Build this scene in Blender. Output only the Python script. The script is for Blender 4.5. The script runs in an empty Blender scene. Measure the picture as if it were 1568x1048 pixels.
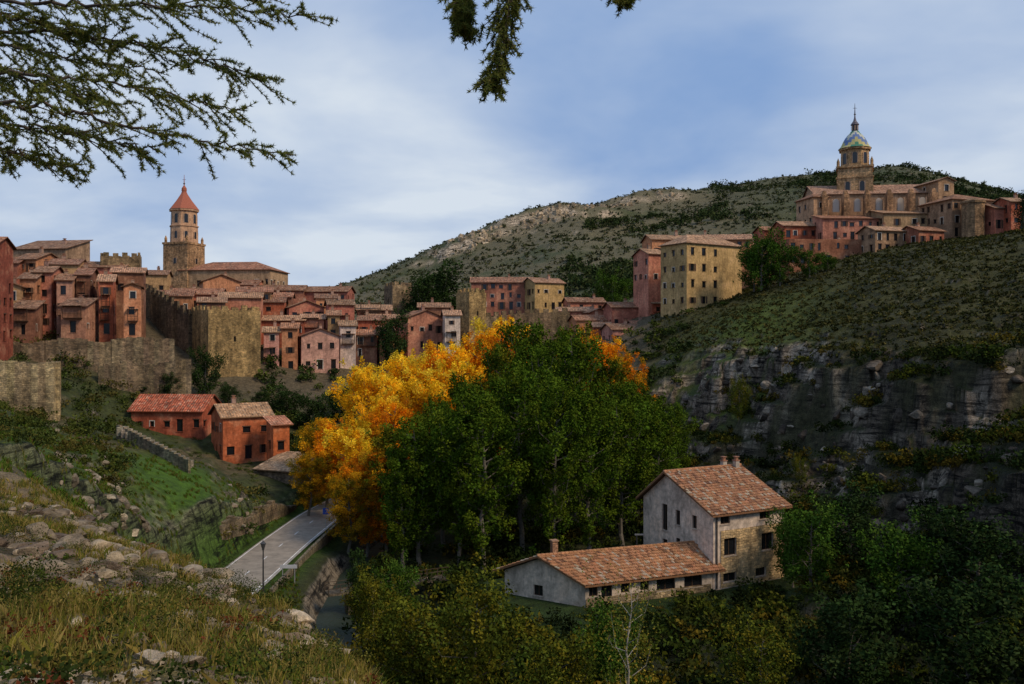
import bpy, math, random, bmesh
import numpy as np
from mathutils import Vector
rng=np.random.default_rng(7); random.seed(7)
F=1358.0
def X(u,d): return (u-784.0)*d/F
def Z(v,d): return (524.0-v)*d/F
scn=bpy.context.scene
# ------------------------------------------------------------------ materials
def node(nt,t,**k):
    n=nt.nodes.new(t)
    for a,b in k.items(): setattr(n,a,b)
    return n
def lk(nt,a,b): nt.links.new(a,b)
def math_(nt,op,a,b=None,c=None):
    n=node(nt,'ShaderNodeMath',operation=op)
    for i,s in enumerate((a,b,c)):
        if s is None: continue
        if isinstance(s,(int,float)): n.inputs[i].default_value=s
        else: lk(nt,s,n.inputs[i])
    return n.outputs[0]
def mrange(nt,v,a,b,c,d):
    n=node(nt,'ShaderNodeMapRange'); lk(nt,v,n.inputs[0])
    for i,s in enumerate((a,b,c,d)): n.inputs[i+1].default_value=s
    return n.outputs[0]
def noise(nt,vec,scale,detail=4,rough=.6,dist=0):
    n=node(nt,'ShaderNodeTexNoise'); n.inputs['Scale'].default_value=scale
    n.inputs['Detail'].default_value=detail; n.inputs['Roughness'].default_value=rough
    n.inputs['Distortion'].default_value=dist
    if vec is not None: lk(nt,vec,n.inputs['Vector'])
    return n.outputs['Fac']
def vmul(nt,col,fac):
    n=node(nt,'ShaderNodeVectorMath',operation='SCALE'); lk(nt,col,n.inputs[0]); lk(nt,fac,n.inputs['Scale']); return n.outputs[0]
def mixc(nt,f,a,b):
    n=node(nt,'ShaderNodeMix',data_type='RGBA')
    if isinstance(f,(int,float)): n.inputs[0].default_value=f
    else: lk(nt,f,n.inputs[0])
    for i,s in ((6,a),(7,b)):
        if isinstance(s,tuple): n.inputs[i].default_value=(*s,1)
        else: lk(nt,s,n.inputs[i])
    return n.outputs[2]
def bump(nt,h,strength,dist,bs):
    n=node(nt,'ShaderNodeBump'); n.inputs['Strength'].default_value=strength; n.inputs['Distance'].default_value=dist
    lk(nt,h,n.inputs['Height']); lk(nt,n.outputs[0],bs.inputs['Normal'])
def base(name,rough=.9,spec=.2):
    m=bpy.data.materials.new(name); m.use_nodes=True; nt=m.node_tree
    bs=nt.nodes['Principled BSDF']; bs.inputs['Roughness'].default_value=rough; bs.inputs['Specular IOR Level'].default_value=spec
    a=node(nt,'ShaderNodeAttribute',attribute_name='Col'); tc=node(nt,'ShaderNodeTexCoord'); uv=node(nt,'ShaderNodeAttribute',attribute_name='tuv')
    return m,nt,bs,a.outputs['Color'],tc.outputs['Object'],uv.outputs['Vector'],a.outputs['Alpha']
def m_plaster():
    m,nt,bs,c,o,uv,al=base('plaster')
    n1=noise(nt,o,.35,5,.65); n2=noise(nt,o,2.2,5,.7)
    mp=node(nt,'ShaderNodeMapping'); lk(nt,o,mp.inputs[0]); mp.inputs['Scale'].default_value=(1.6,1.6,.25); n3=noise(nt,mp.outputs[0],1,4,.7)
    f=math_(nt,'MULTIPLY',mrange(nt,n1,.3,.7,.58,1.35),mrange(nt,n2,.3,.7,.62,1.3)); f=math_(nt,'MULTIPLY',f,mrange(nt,n3,.3,.7,.72,1.2))
    cc=mixc(nt,mrange(nt,n1,.52,.64,0,.34),c,(.42,.26,.15))
    lk(nt,vmul(nt,cc,f),bs.inputs['Base Color']); bump(nt,n2,.4,.08,bs); return m
def m_stone():
    m,nt,bs,c,o,uv,al=base('stone')
    nn=node(nt,'ShaderNodeTexNoise'); nn.inputs['Scale'].default_value=1.5; lk(nt,uv,nn.inputs['Vector'])
    va=node(nt,'ShaderNodeVectorMath',operation='SCALE'); lk(nt,nn.outputs['Color'],va.inputs[0]); va.inputs['Scale'].default_value=.5
    vb=node(nt,'ShaderNodeVectorMath',operation='ADD'); lk(nt,va.outputs[0],vb.inputs[0]); lk(nt,uv,vb.inputs[1])
    br=node(nt,'ShaderNodeTexBrick'); lk(nt,vb.outputs[0],br.inputs['Vector'])
    br.inputs['Scale'].default_value=1.0; br.inputs['Brick Width'].default_value=.46; br.inputs['Row Height'].default_value=.24
    br.inputs['Mortar Size'].default_value=.02; br.inputs['Color1'].default_value=(.65,.65,.65,1); br.inputs['Color2'].default_value=(1.28,1.2,1.08,1)
    br.inputs['Mortar'].default_value=(.6,.55,.5,1); br.inputs['Mortar Smooth'].default_value=.5
    n1=noise(nt,o,.22,5,.7); n2=noise(nt,o,1.3,5,.8)
    mp=node(nt,'ShaderNodeMapping'); lk(nt,o,mp.inputs[0]); mp.inputs['Scale'].default_value=(1.,1.,.15); n3=noise(nt,mp.outputs[0],1,4,.7)
    f=math_(nt,'MULTIPLY',mrange(nt,n1,.3,.7,.4,1.5),mrange(nt,n2,.3,.7,.4,1.5)); f=math_(nt,'MULTIPLY',f,mrange(nt,n3,.35,.65,.6,1.2))
    mu=node(nt,'ShaderNodeVectorMath',operation='MULTIPLY'); lk(nt,c,mu.inputs[0]); lk(nt,br.outputs['Color'],mu.inputs[1])
    lk(nt,vmul(nt,mu.outputs[0],f),bs.inputs['Base Color'])
    h=math_(nt,'SUBTRACT',n2,br.outputs['Fac']); bump(nt,h,.9,.2,bs); return m
def m_roof():
    m,nt,bs,c,o,uv,al=base('roof_tiles')
    mp=node(nt,'ShaderNodeMapping'); lk(nt,uv,mp.inputs[0]); mp.inputs['Scale'].default_value=(2.6,.7,1)
    n1=noise(nt,mp.outputs[0],1,4,.8); n2=noise(nt,o,.5,4,.7)
    vo=node(nt,'ShaderNodeTexVoronoi'); lk(nt,uv,vo.inputs['Vector']); vo.inputs['Scale'].default_value=2.6
    sx=node(nt,'ShaderNodeSeparateColor'); lk(nt,vo.outputs['Color'],sx.inputs[0])
    f=math_(nt,'MULTIPLY',mrange(nt,n1,.3,.7,.4,1.5),mrange(nt,n2,.3,.7,.6,1.3))
    f=math_(nt,'MULTIPLY',f,mrange(nt,sx.outputs[0],0,1,.6,1.4))
    cc=mixc(nt,mrange(nt,sx.outputs[1],.6,1,0,.5),c,(.42,.32,.21))
    lk(nt,vmul(nt,cc,f),bs.inputs['Base Color'])
    su=node(nt,'ShaderNodeSeparateXYZ'); lk(nt,uv,su.inputs[0])
    s=math_(nt,'SINE',math_(nt,'MULTIPLY',su.outputs[0],2*math.pi/.42))
    bump(nt,math_(nt,'ADD',s,n1),.8,.08,bs); return m
def m_simple(name,rough=.85,amt=.25,sc=3,b=.2,spec=.2,metal=0):
    m,nt,bs,c,o,uv,al=base(name,rough,spec); bs.inputs['Metallic'].default_value=metal
    n1=noise(nt,o,sc,4,.7)
    lk(nt,vmul(nt,c,mrange(nt,n1,.3,.7,1-amt,1+amt)),bs.inputs['Base Color']); bump(nt,n1,b,.05,bs); return m
def m_glass():
    m,nt,bs,c,o,uv,al=base('window_glass',.15,.5); lk(nt,c,bs.inputs['Base Color']); return m
def m_leaf(name,tr=.0):
    m=bpy.data.materials.new(name); m.use_nodes=True; nt=m.node_tree; nt.nodes.remove(nt.nodes['Principled BSDF'])
    a=node(nt,'ShaderNodeAttribute',attribute_name='Col'); bs=node(nt,'ShaderNodeBsdfDiffuse'); lk(nt,a.outputs['Color'],bs.inputs[0]); out=nt.nodes['Material Output']
    if tr<=0: lk(nt,bs.outputs[0],out.inputs[0]); return m
    t=node(nt,'ShaderNodeBsdfTranslucent'); lk(nt,a.outputs['Color'],t.inputs[0])
    mx=node(nt,'ShaderNodeMixShader'); mx.inputs[0].default_value=tr
    lk(nt,bs.outputs[0],mx.inputs[1]); lk(nt,t.outputs[0],mx.inputs[2]); lk(nt,mx.outputs[0],out.inputs[0]); return m
def m_rock(name='rock'):
    m,nt,bs,c,o,uv,al=base(name)
    n1=noise(nt,o,.6,4,.7); n2=noise(nt,o,5,5,.75)
    mp=node(nt,'ShaderNodeMapping'); lk(nt,o,mp.inputs[0]); mp.inputs['Scale'].default_value=(.5,.5,2.5)
    n3=noise(nt,mp.outputs[0],1,5,.7,.5)
    f=math_(nt,'MULTIPLY',mrange(nt,n1,.3,.7,.5,1.4),mrange(nt,n2,.3,.7,.5,1.4))
    f=math_(nt,'MULTIPLY',f,mrange(nt,n3,.35,.6,.45,1.2))
    lk(nt,vmul(nt,c,f),bs.inputs['Base Color']); bump(nt,math_(nt,'ADD',n2,n3),.8,.15,bs); return m
def m_ground():
    m,nt,bs,c,o,uv,rock=base('ground_soil')
    n2=noise(nt,o,1.1,6,.78); n3=noise(nt,o,12,3,.75)
    mp=node(nt,'ShaderNodeMapping'); lk(nt,o,mp.inputs[0]); mp.inputs['Scale'].default_value=(.22,.22,1.5)
    n4=noise(nt,mp.outputs[0],1,5,.72,.6)
    mp=node(nt,'ShaderNodeMapping'); lk(nt,o,mp.inputs[0]); mp.inputs['Scale'].default_value=(.7,.7,.22)
    n5=noise(nt,mp.outputs[0],1,4,.7,1.2)
    f=math_(nt,'MULTIPLY',mrange(nt,n2,.3,.7,.35,1.55),mrange(nt,n3,.3,.7,.55,1.45))
    crack=math_(nt,'MULTIPLY',mrange(nt,n4,.40,.54,.15,1.45),mrange(nt,n5,.38,.5,.3,1.3))
    one=node(nt,'ShaderNodeMix'); lk(nt,rock,one.inputs[0]); one.inputs[2].default_value=1; lk(nt,crack,one.inputs[3])
    f=math_(nt,'MULTIPLY',f,one.outputs[0])
    lk(nt,vmul(nt,c,f),bs.inputs['Base Color'])
    h=math_(nt,'ADD',math_(nt,'ADD',n2,math_(nt,'MULTIPLY',n3,.2)),math_(nt,'MULTIPLY',math_(nt,'ADD',n4,n5),rock))
    bump(nt,h,1,.6,bs); return m
def m_water():
    m,nt,bs,c,o,uv,al=base('river_water',.45,.12); bs.inputs['Base Color'].default_value=(.03,.04,.025,1)
    bump(nt,noise(nt,o,2,3),.8,.12,bs); return m
NAMES=['plaster','stone','roof_tiles','window_glass','wood','terracotta','metal_paint','rock']
MATS=[m_plaster(),m_stone(),m_roof(),m_glass(),m_simple('wood',.8,.3,4),m_simple('terracotta',.8,.3,6,.3),m_simple('metal_paint',.5,.1,4,.05,.4),m_rock()]
MI={n:i for i,n in enumerate(NAMES)}
M_LEAF=m_leaf('foliage'); M_YLEAF=m_leaf('autumn_foliage',.4); M_NEEDLE=m_leaf('pine_needles',.3); M_BARK=m_simple('bark',.9,.4,5,.5); M_GROUND=m_ground(); M_GRASS=m_leaf('grass_blades')
M_ROAD=m_simple('asphalt',.85,.3,.8,.2); M_WATER=m_water()
# ------------------------------------------------------------------ mesh helpers
def np_mesh(name,V,faces,cols,mats,fm=None,uv=None,smooth=False,link=True):
    me=bpy.data.meshes.new(name); V=np.asarray(V,np.float32)
    me.vertices.add(len(V)); me.vertices.foreach_set('co',V.ravel())
    idx=np.concatenate([f.ravel() for f in faces]).astype(np.int32)
    tot=np.concatenate([np.full(len(f),f.shape[1]) for f in faces]).astype(np.int32)
    st=np.concatenate([[0],np.cumsum(tot)[:-1]]).astype(np.int32)
    me.loops.add(len(idx)); me.loops.foreach_set('vertex_index',idx)
    me.polygons.add(len(tot)); me.polygons.foreach_set('loop_start',st)
    try: me.polygons.foreach_set('loop_total',tot)
    except Exception: pass
    for m in mats: me.materials.append(m)
    if fm is not None: me.polygons.foreach_set('material_index',np.concatenate(fm).astype(np.int32))
    me.polygons.foreach_set('use_smooth',np.full(len(tot),smooth))
    me.update(calc_edges=True)
    a=me.attributes.new('Col','FLOAT_COLOR','POINT')
    c=np.ones((len(V),4),np.float32); cols=np.asarray(cols); c[:,:cols.shape[1]]=cols; a.data.foreach_set('color',c.ravel())
    if not link: return me
    ob=bpy.data.objects.new(name,me); scn.collection.objects.link(ob); return ob
class Bd:
    def __init__(s): s.V=[];s.Fc=[];s.M=[];s.C=[];s.U=[]
    def poly(s,pts,mat,col,uvs=None):
        i=len(s.V); n=len(pts); s.V+=[tuple(p) for p in pts]; s.Fc.append(tuple(range(i,i+n))); s.M.append(MI[mat]); s.C+=[col]*n
        if uvs is None:
            p0=Vector(pts[0]); e=(Vector(pts[1])-p0)
            e=e.normalized() if e.length>1e-6 else Vector((1,0,0)); nn=e.cross(Vector(pts[-1])-p0)
            f=nn.cross(e).normalized() if nn.length>1e-9 else Vector((0,0,1))
            uvs=[((Vector(p)-p0).dot(e)+p0.x,(Vector(p)-p0).dot(f)+p0.z) for p in pts]
        s.U+=uvs
    def box(s,c,sx,sy,sz,mat,col,rot=0,taper=1.0):
        cx,cy,cz=c; ca,sa=math.cos(rot),math.sin(rot)
        def P(a,b,zz,k): x=a*sx/2*k; y=b*sy/2*k; return (cx+x*ca-y*sa,cy+x*sa+y*ca,zz)
        b=[P(-1,-1,cz,1),P(1,-1,cz,1),P(1,1,cz,1),P(-1,1,cz,1)]; t=[P(-1,-1,cz+sz,taper),P(1,-1,cz+sz,taper),P(1,1,cz+sz,taper),P(-1,1,cz+sz,taper)]
        for i in range(4):
            j=(i+1)%4; s.poly([b[i],b[j],t[j],t[i]],mat,col)
        s.poly(t,mat,col); s.poly(b[::-1],mat,col)
    def ring(s,cx,cy,zr,n,mat,col,rot=0,close=True,colf=None):
        for k in range(len(zr)-1):
            (z0,r0),(z1,r1)=zr[k],zr[k+1]
            for i in range(n):
                a0=rot+2*math.pi*i/n; a1=rot+2*math.pi*(i+1)/n
                c=colf(k,i) if colf else col
                s.poly([(cx+r0*math.cos(a0),cy+r0*math.sin(a0),z0),(cx+r0*math.cos(a1),cy+r0*math.sin(a1),z0),
                        (cx+r1*math.cos(a1),cy+r1*math.sin(a1),z1),(cx+r1*math.cos(a0),cy+r1*math.sin(a0),z1)],mat,c)
        if close:
            z,r=zr[-1]
            s.poly([(cx+r*math.cos(rot+2*math.pi*i/n),cy+r*math.sin(rot+2*math.pi*i/n),z) for i in range(n)],mat,col)
    def obj(s,name,parent=None):
        me=bpy.data.meshes.new(name); me.from_pydata(s.V,[],s.Fc); me.update()
        for m in MATS: me.materials.append(m)
        me.polygons.foreach_set('material_index',np.array(s.M,np.int32))
        a=me.attributes.new('Col','FLOAT_COLOR','POINT'); c=np.ones((len(s.V),4),np.float32); c[:,:3]=np.array(s.C,np.float32)[:,:3]; a.data.foreach_set('color',c.ravel())
        a=me.attributes.new('tuv','FLOAT_VECTOR','POINT'); u=np.zeros((len(s.V),3),np.float32); u[:,:2]=np.array(s.U,np.float32); a.data.foreach_set('vector',u.ravel())
        ob=bpy.data.objects.new(name,me); scn.collection.objects.link(ob)
        if parent: ob.parent=parent
        return ob
def empty(name):
    e=bpy.data.objects.new(name,None); scn.collection.objects.link(e); return e
# ------------------------------------------------------------------ noise
def h2(ix,iy,seed):
    with np.errstate(over='ignore'):
        h=(ix.astype(np.int64)*374761393+iy.astype(np.int64)*668265263+seed*1442695041)&0xffffffff
        h=((h^(h>>13))*1274126177)&0xffffffff; h=h^(h>>16)
    return (h&0xffff)/65535.0
def vn(x,y,seed=0):
    ix=np.floor(x);iy=np.floor(y);fx=x-ix;fy=y-iy;fx=fx*fx*(3-2*fx);fy=fy*fy*(3-2*fy)
    a=h2(ix,iy,seed);b=h2(ix+1,iy,seed);c=h2(ix,iy+1,seed);d=h2(ix+1,iy+1,seed)
    return (a*(1-fx)+b*fx)*(1-fy)+(c*(1-fx)+d*fx)*fy
def fbm(x,y,sc,oct=4,seed=0):
    r=0;a=1;t=0;f=1/sc
    for i in range(oct): r=r+a*vn(x*f,y*f,seed+i*17);t+=a;a*=.5;f*=2.03
    return r/t*2-1
def sst(x,a,b):
    t=np.clip((x-a)/(b-a),0,1); return t*t*(3-2*t)
# ------------------------------------------------------------------ terrain profiles by bearing
cols=[
(-300,[(1,-1.75),(10,-3),(40,-4),(80,-6),(120,-6),(160,0),(200,8),(300,15),(700,30),(3000,60)]),
(0,[(1,-1.75),(5,-1.93),(12,-3.3),(22,-4.5),(30,-4.9),(40,-5.4),(70,-7),(115,-8.5),(150,-5),(165,0.3),(200,9),(250,16),(400,18),(700,35),(3000,60)]),
(120,[(1,-1.75),(5,-2.0),(12,-3.5),(25,-5.3),(34,-6.0),(45,-7.6),(70,-10),(100,-11.5),(130,-11.5),(155,-6),(172,-1),(200,7),(250,16),(400,18),(700,35),(3000,60)]),
(200,[(1,-1.75),(5.5,-2.1),(10,-3.1),(17,-4.3),(29,-6.4),(42,-11.3),(65,-12.2),(80,-15.6),(92,-14.2),(104,-12.8),(115,-13.0),(146,-15.2),(165,-8),(180,-3),(200,6),(250,15),(400,17),(700,30),(3000,60)]),
(340,[(1,-1.75),(6,-2.35),(12,-3.9),(18,-5.2),(25,-6.55),(40,-14),(60,-19),(76,-23),(89,-23.6),(94,-18.8),(108,-16.8),(140,-19.2),(160,-12),(180,-9),(190,-4),(205,0),(230,11),(260,15),(400,17),(700,30),(3000,60)]),
(450,[(1,-1.75),(6.5,-2.5),(12,-4.1),(20,-6.05),(35,-14),(60,-22),(80,-24),(105,-24),(120,-23),(140,-20),(165,-15),(185,-10),(200,-6),(215,1),(240,10),(300,13),(400,10),(700,32),(3000,60)]),
(560,[(1,-1.75),(6.5,-2.7),(15,-5.5),(30,-13),(50,-22),(70,-25),(100,-25.3),(150,-24),(175,-16),(200,-9),(215,-5),(235,3),(280,7),(400,5),(600,30),(700,50),(1000,40),(3000,60)]),
(700,[(1,-1.75),(6.5,-3),(12,-6),(20,-10.5),(30,-15),(50,-22.5),(70,-25),(85,-25.5),(150,-24),(190,-12),(215,-6),(235,-2),(260,2),(350,0),(500,25),(645,64),(655,80),(750,86),(1000,70),(3000,60)]),
(860,[(1,-1.75),(6,-3.5),(12,-7),(20,-11),(30,-16),(50,-23.5),(70,-25),(85,-24.5),(150,-24),(180,-16),(205,-7),(230,-2),(260,4),(350,8),(500,44),(661,89),(672,107),(750,112),(1000,90),(3000,60)]),
(1000,[(1,-1.75),(6,-4),(20,-12),(30,-17),(50,-24),(70,-25),(85,-24),(130,-24),(150,-19.5),(160,-15),(164,-9),(190,-4),(205,4),(230,9),(300,14),(500,48),(707,108),(717,121),(780,128),(1000,110),(3000,60)]),
(1120,[(1,-1.75),(6,-4),(20,-12),(30,-17),(50,-24),(70,-25),(85,-24),(105,-23.5),(125,-20),(136,-14.5),(146,-12),(149,-2.4),(180,5),(200,9),(230,12),(300,18),(500,52),(700,116),(800,141),(1000,120),(3000,60)]),
(1250,[(1,-1.75),(6,-4),(20,-12),(30,-17),(50,-24.5),(70,-25),(85,-24),(95,-22.5),(108,-19.5),(116,-14),(126,-12.5),(129,-3.2),(155,3),(185,12),(210,18),(250,22),(320,26),(500,58),(700,130),(800,150),(1000,130),(3000,60)]),
(1400,[(1,-1.75),(6,-4),(20,-12),(30,-17.5),(50,-25),(60,-26),(80,-24),(89,-22),(92,-14.5),(112,-11),(115,-3.4),(145,6),(175,15),(200,20.5),(215,24),(260,28),(500,60),(700,138),(850,166),(1000,140),(3000,60)]),
(1568,[(1,-1.75),(6,-4),(20,-11),(30,-17),(50,-25),(70,-24),(77,-22),(80,-12),(106,-8.8),(109,-2),(130,5),(160,16),(180,23),(220,26),(400,45),(700,110),(850,136),(1000,120),(3000,60)]),
(1900,[(1,-1.75),(6,-4),(20,-11),(40,-22),(60,-18),(75,-8),(90,0),(120,12),(150,22),(200,35),(400,60),(850,125),(3000,60)])]
th_c=[];prof=[]
flat=[(1,-1.75),(20,-3),(60,-5),(200,5),(3000,60)]
for a in (-180,-90,-60): th_c.append(math.radians(a)); prof.append(flat)
for u,p in cols:
    t=math.atan((u-784)/F); th_c.append(t); prof.append([(d/math.cos(t),z) for d,z in p])
for a in (60,): th_c.append(math.radians(a)); prof.append([(1,-1.75),(20,-8),(60,0),(100,15),(300,50),(3000,60)])
for a in (100,180): th_c.append(math.radians(a)); prof.append(flat)
TH=np.concatenate([np.linspace(-180,-42,50)[:-1],np.linspace(-42,42,800),np.linspace(42,180,50)[1:]])*math.pi/180
LR=np.log(np.concatenate([np.geomspace(.8,60,260)[:-1],np.geomspace(60,280,380)[:-1],np.geomspace(280,1000,200)[:-1],np.geomspace(1000,3000,30)]))
R=np.exp(LR)
PZ=np.array([np.interp(LR,np.log([q[0] for q in p]),[q[1] for q in p]) for p in prof])
G=np.empty((len(TH),len(LR)))
for j in range(len(LR)): G[:,j]=np.interp(TH,th_c,PZ[:,j])
def gs(A,sig,ax):
    k=np.arange(-int(3*sig),int(3*sig)+1); w=np.exp(-k*k/2/sig**2); w/=w.sum()
    return np.apply_along_axis(lambda v:np.convolve(np.pad(v,len(k)//2,mode='edge'),w,'valid'),ax,A)
G=gs(G,12,0); G=gs(G,1.3,1)
XX=R[None,:]*np.sin(TH)[:,None]; YY=R[None,:]*np.cos(TH)[:,None]
DD=np.maximum(YY,1); UU=784+F*XX/DD; front=YY>0
RR=np.broadcast_to(R[None,:],XX.shape)
cw=front*sst(UU,960,1060)*sst(RR,70,80)*(1-sst(RR,165,190)); rw=front*sst(UU,640,700)*(1-sst(UU,1050,1250))*sst(RR,560,600)*(1-sst(RR,760,800))
bw=fbm(XX,YY,18,3,61)*10; bw=np.round(bw/1.9)*1.9*.6+bw*.4; bw+=fbm(XX,YY,5,3,62)*2.8
rwv=fbm(XX,YY,40,3,63)*20
sh=(cw*bw+rw*rwv)/RR
for i in range(len(TH)):
    if np.any(sh[i]): G[i]=np.interp(LR+sh[i],LR,G[i])
G=G+fbm(XX,YY,1.6,4,1)*.25*sst(RR,2,6)*(1-sst(RR,60,90))+fbm(XX,YY,7,4,2)*.9*sst(RR,14,40)*(1-sst(RR,150,220)*.6)
G+=fbm(XX,YY,60,5,3)*5*sst(RR,320,520)
cliff=front*sst(UU,960,1080)*sst(RR,74,84)*(1-sst(G,-2.5,0))
G+=cliff*(fbm(XX,YY,9,4,5)*2.4)
def terr(G,step,n,w,p=3):
    q=(G+n)/step; fl=np.floor(q); fr=q-fl; fr=np.clip((fr-.5)*p+.5,0,1); t=(fl+fr)*step-n
    return G*(1-w)+t*w
G=terr(G,2.7,fbm(XX,YY,26,4,8)*5,cliff*.75,3.2)
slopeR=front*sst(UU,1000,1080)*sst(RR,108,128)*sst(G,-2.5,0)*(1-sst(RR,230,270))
G=terr(G,1.3,fbm(XX,YY,18,4,9)*1.5,slopeR*.4,2.2)
gpatch=front*np.exp(-((UU-265)/70)**2)*sst(RR,76,86)*(1-sst(RR,112,122))
lf=front*(1-sst(UU,430,560))*sst(RR,32,45)*(1-sst(RR,150,170))*(1-np.clip(gpatch*1.5,0,1))
G=terr(G,2.2,fbm(XX,YY,14,4,10)*2.4,lf*.5,2.6)
fh=front*sst(RR,380,480)
G=terr(G,9,fbm(XX,YY,70,4,11)*10,fh*.3,2)
def pld(x,y,pts):
    best=np.full(x.shape,1e9); zz=np.zeros(x.shape)
    for (x0,y0,z0),(x1,y1,z1) in zip(pts[:-1],pts[1:]):
        dx,dy=x1-x0,y1-y0; t=np.clip(((x-x0)*dx+(y-y0)*dy)/(dx*dx+dy*dy),0,1)
        d=np.hypot(x-x0-t*dx,y-y0-t*dy); m=d<best; best=np.where(m,d,best); zz=np.where(m,z0+t*(z1-z0),zz)
    return best,zz
ROAD=[(-29,45,-24.3),(-28,70,-24.2),(-27.6,90,-24.1),(-27.2,105,-23.95),(-26,122,-23.6),(-23,136,-23.2),(-15,152,-22.8)]
RIV=[(-2,40,-26.8),(-13,65,-26.8),(-17.0,85,-26.8),(-17.6,100,-26.7),(-15,118,-26.5),(-8,140,-26.3),(10,165,-26)]
d,z=pld(XX,YY,RIV); w=1-sst(d,1.0,3.4); G=G*(1-w)+z*w
d,z=pld(XX,YY,ROAD); w=1-sst(d,3.6,6.0); G=G*(1-w)+(z-.06)*w
LOT=[(3,83,-23.9),(16,88,-23.85),(24,92,-23.8)]
d,z=pld(XX,YY,LOT); w=1-sst(d,7.5,11); G=G*(1-w)+z*w
thi=np.arange(len(TH)); lri=np.arange(len(LR))
def Hq(x,y):
    x=np.asarray(x,float);y=np.asarray(y,float)
    a=np.interp(np.arctan2(x,y),TH,thi); b=np.interp(np.log(np.maximum(np.hypot(x,y),.81)),LR,lri)
    i=np.clip(a.astype(int),0,len(TH)-2); j=np.clip(b.astype(int),0,len(LR)-2); fa=a-i; fb=b-j
    return (G[i,j]*(1-fa)+G[i+1,j]*fa)*(1-fb)+(G[i,j+1]*(1-fa)+G[i+1,j+1]*fa)*fb
P3=np.stack([XX,YY,G],-1); gu=np.gradient(P3,axis=0); gv=np.gradient(P3,axis=1)
N=np.cross(gu,gv); N/=np.maximum(np.linalg.norm(N,axis=-1,keepdims=True),1e-9); NZ=np.abs(N[...,2])
def C(*c): return np.array(c)
def mixn(a,b,w): return a*(1-w[...,None])+b*w[...,None]
n1=fbm(XX,YY,9,4,20); n2=fbm(XX,YY,2.2,4,21); n3=fbm(XX,YY,45,4,22)
O=np.zeros(P3.shape)
col=O+C(.048,.050,.017)
col=mixn(col,O+C(.022,.027,.008),sst(n1,-.2,.3)*.8)
fg=(1-sst(RR,38,55))*(1-sst(UU,560,700)*front)
cf=mixn(O+C(.28,.20,.105),C(.13,.11,.03)+O,sst(n1+n2*.6,-.2,.4))
cf=mixn(cf,C(.05,.035,.018)+O,sst(n2,.08,.38)*.8)
col=mixn(col,cf,fg)
lm=front*(1-sst(UU,400,520))*sst(RR,38,55)*(1-sst(RR,170,190))
col=mixn(col,mixn(O+C(.065,.075,.02),C(.13,.10,.045)+O,sst(n1,-.1,.4)),lm)
col=mixn(col,C(.08,.17,.012)+O,np.clip(gpatch*1.4,0,1)*.85)
gp=front*np.exp(-((UU-90)/120)**2)*sst(RR,60,80)*(1-sst(RR,112,122)); col=mixn(col,C(.085,.13,.016)+O,gp*.8)
tz=front*(1-sst(UU,960,1040))*sst(RR,168,190)*(1-sst(RR,270,300)); col=mixn(col,O+C(.16,.12,.07),tz*.8)
col=mixn(col,mixn(O+C(.070,.066,.019),C(.036,.036,.011)+O,sst(n1+n2*.5,-.2,.4)),slopeR)  # right slope kept dark: its dim light is put into the colour
gp=front*np.exp(-((UU-1140)/110)**2)*sst(RR,135,150)*(1-sst(RR,185,205)); col=mixn(col,C(.09,.125,.016)+O,gp*.8)
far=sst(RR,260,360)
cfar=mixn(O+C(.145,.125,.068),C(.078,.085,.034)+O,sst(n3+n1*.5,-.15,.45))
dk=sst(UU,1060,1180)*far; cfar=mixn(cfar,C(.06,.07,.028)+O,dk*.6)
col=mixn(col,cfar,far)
steep=1-sst(NZ,.6,.8)
rn=sst(fbm(XX,YY,5,3,71),-.2,.35)
rc=O+C(.18,.145,.10); rcl=mixn(O+C(.085,.066,.046),C(.29,.235,.17)+O,rn); rc=mixn(rc,rcl,np.clip(cliff+slopeR,0,1)); rc=mixn(rc,C(.40,.31,.21)+O,far)  # cliff rock tones also carry the vignette dimness of the right side
moss=sst(fbm(XX,YY,7,4,73),-.05,.2)
steepf=np.where(far>.5,1-sst(NZ,.68,.82),steep*(1-.7*moss*cliff))
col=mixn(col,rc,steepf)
dl,_=pld(XX,YY,LOT); gl=1-sst(dl,9,12); col=mixn(col,C(.035,.065,.012)+O,gl*.8)
dr,_=pld(XX,YY,ROAD); col=mixn(col,C(.055,.10,.015)+O,(1-sst(dr,4.5,7)))
ca=np.concatenate([col,steepf[...,None]],-1)
nt_,nr_=XX.shape
I=np.arange(nt_*nr_).reshape(nt_,nr_)
Fq=np.stack([I[:-1,:-1],I[1:,:-1],I[1:,1:],I[:-1,1:]],-1).reshape(-1,4)
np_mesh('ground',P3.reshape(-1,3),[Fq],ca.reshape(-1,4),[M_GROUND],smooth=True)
# ------------------------------------------------------------------ ribbons
def ribbon(name,pts,w0,w1,dz,col,mat,step=1.5):
    P=[];
    for a,b in zip(pts[:-1],pts[1:]):
        n=max(1,int(math.hypot(b[0]-a[0],b[1]-a[1])/step))
        for i in range(n): t=i/n; P.append([a[k]+(b[k]-a[k])*t for k in range(3)])
    P.append(list(pts[-1])); P=np.array(P); 
    for _ in range(6): P[1:-1]=(P[:-2]+P[2:]+2*P[1:-1])/4
    T=np.gradient(P,axis=0); T/=np.linalg.norm(T[:,:2],axis=1,keepdims=True); Nn=np.stack([T[:,1],-T[:,0]],1)
    L=P.copy();Rr=P.copy(); L[:,:2]+=Nn*w0; Rr[:,:2]+=Nn*w1; L[:,2]+=dz; Rr[:,2]+=dz
    V=np.concatenate([L,Rr]); n=len(P); i=np.arange(n-1)
    return np_mesh(name,V,[np.stack([i,i+n,i+n+1,i+1],1)],np.tile(col,(2*n,1)),[mat],smooth=True),P,Nn
road,RP,RN=ribbon('road',ROAD,-3.1,3.1,.06,(.29,.245,.19),M_ROAD)
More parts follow.
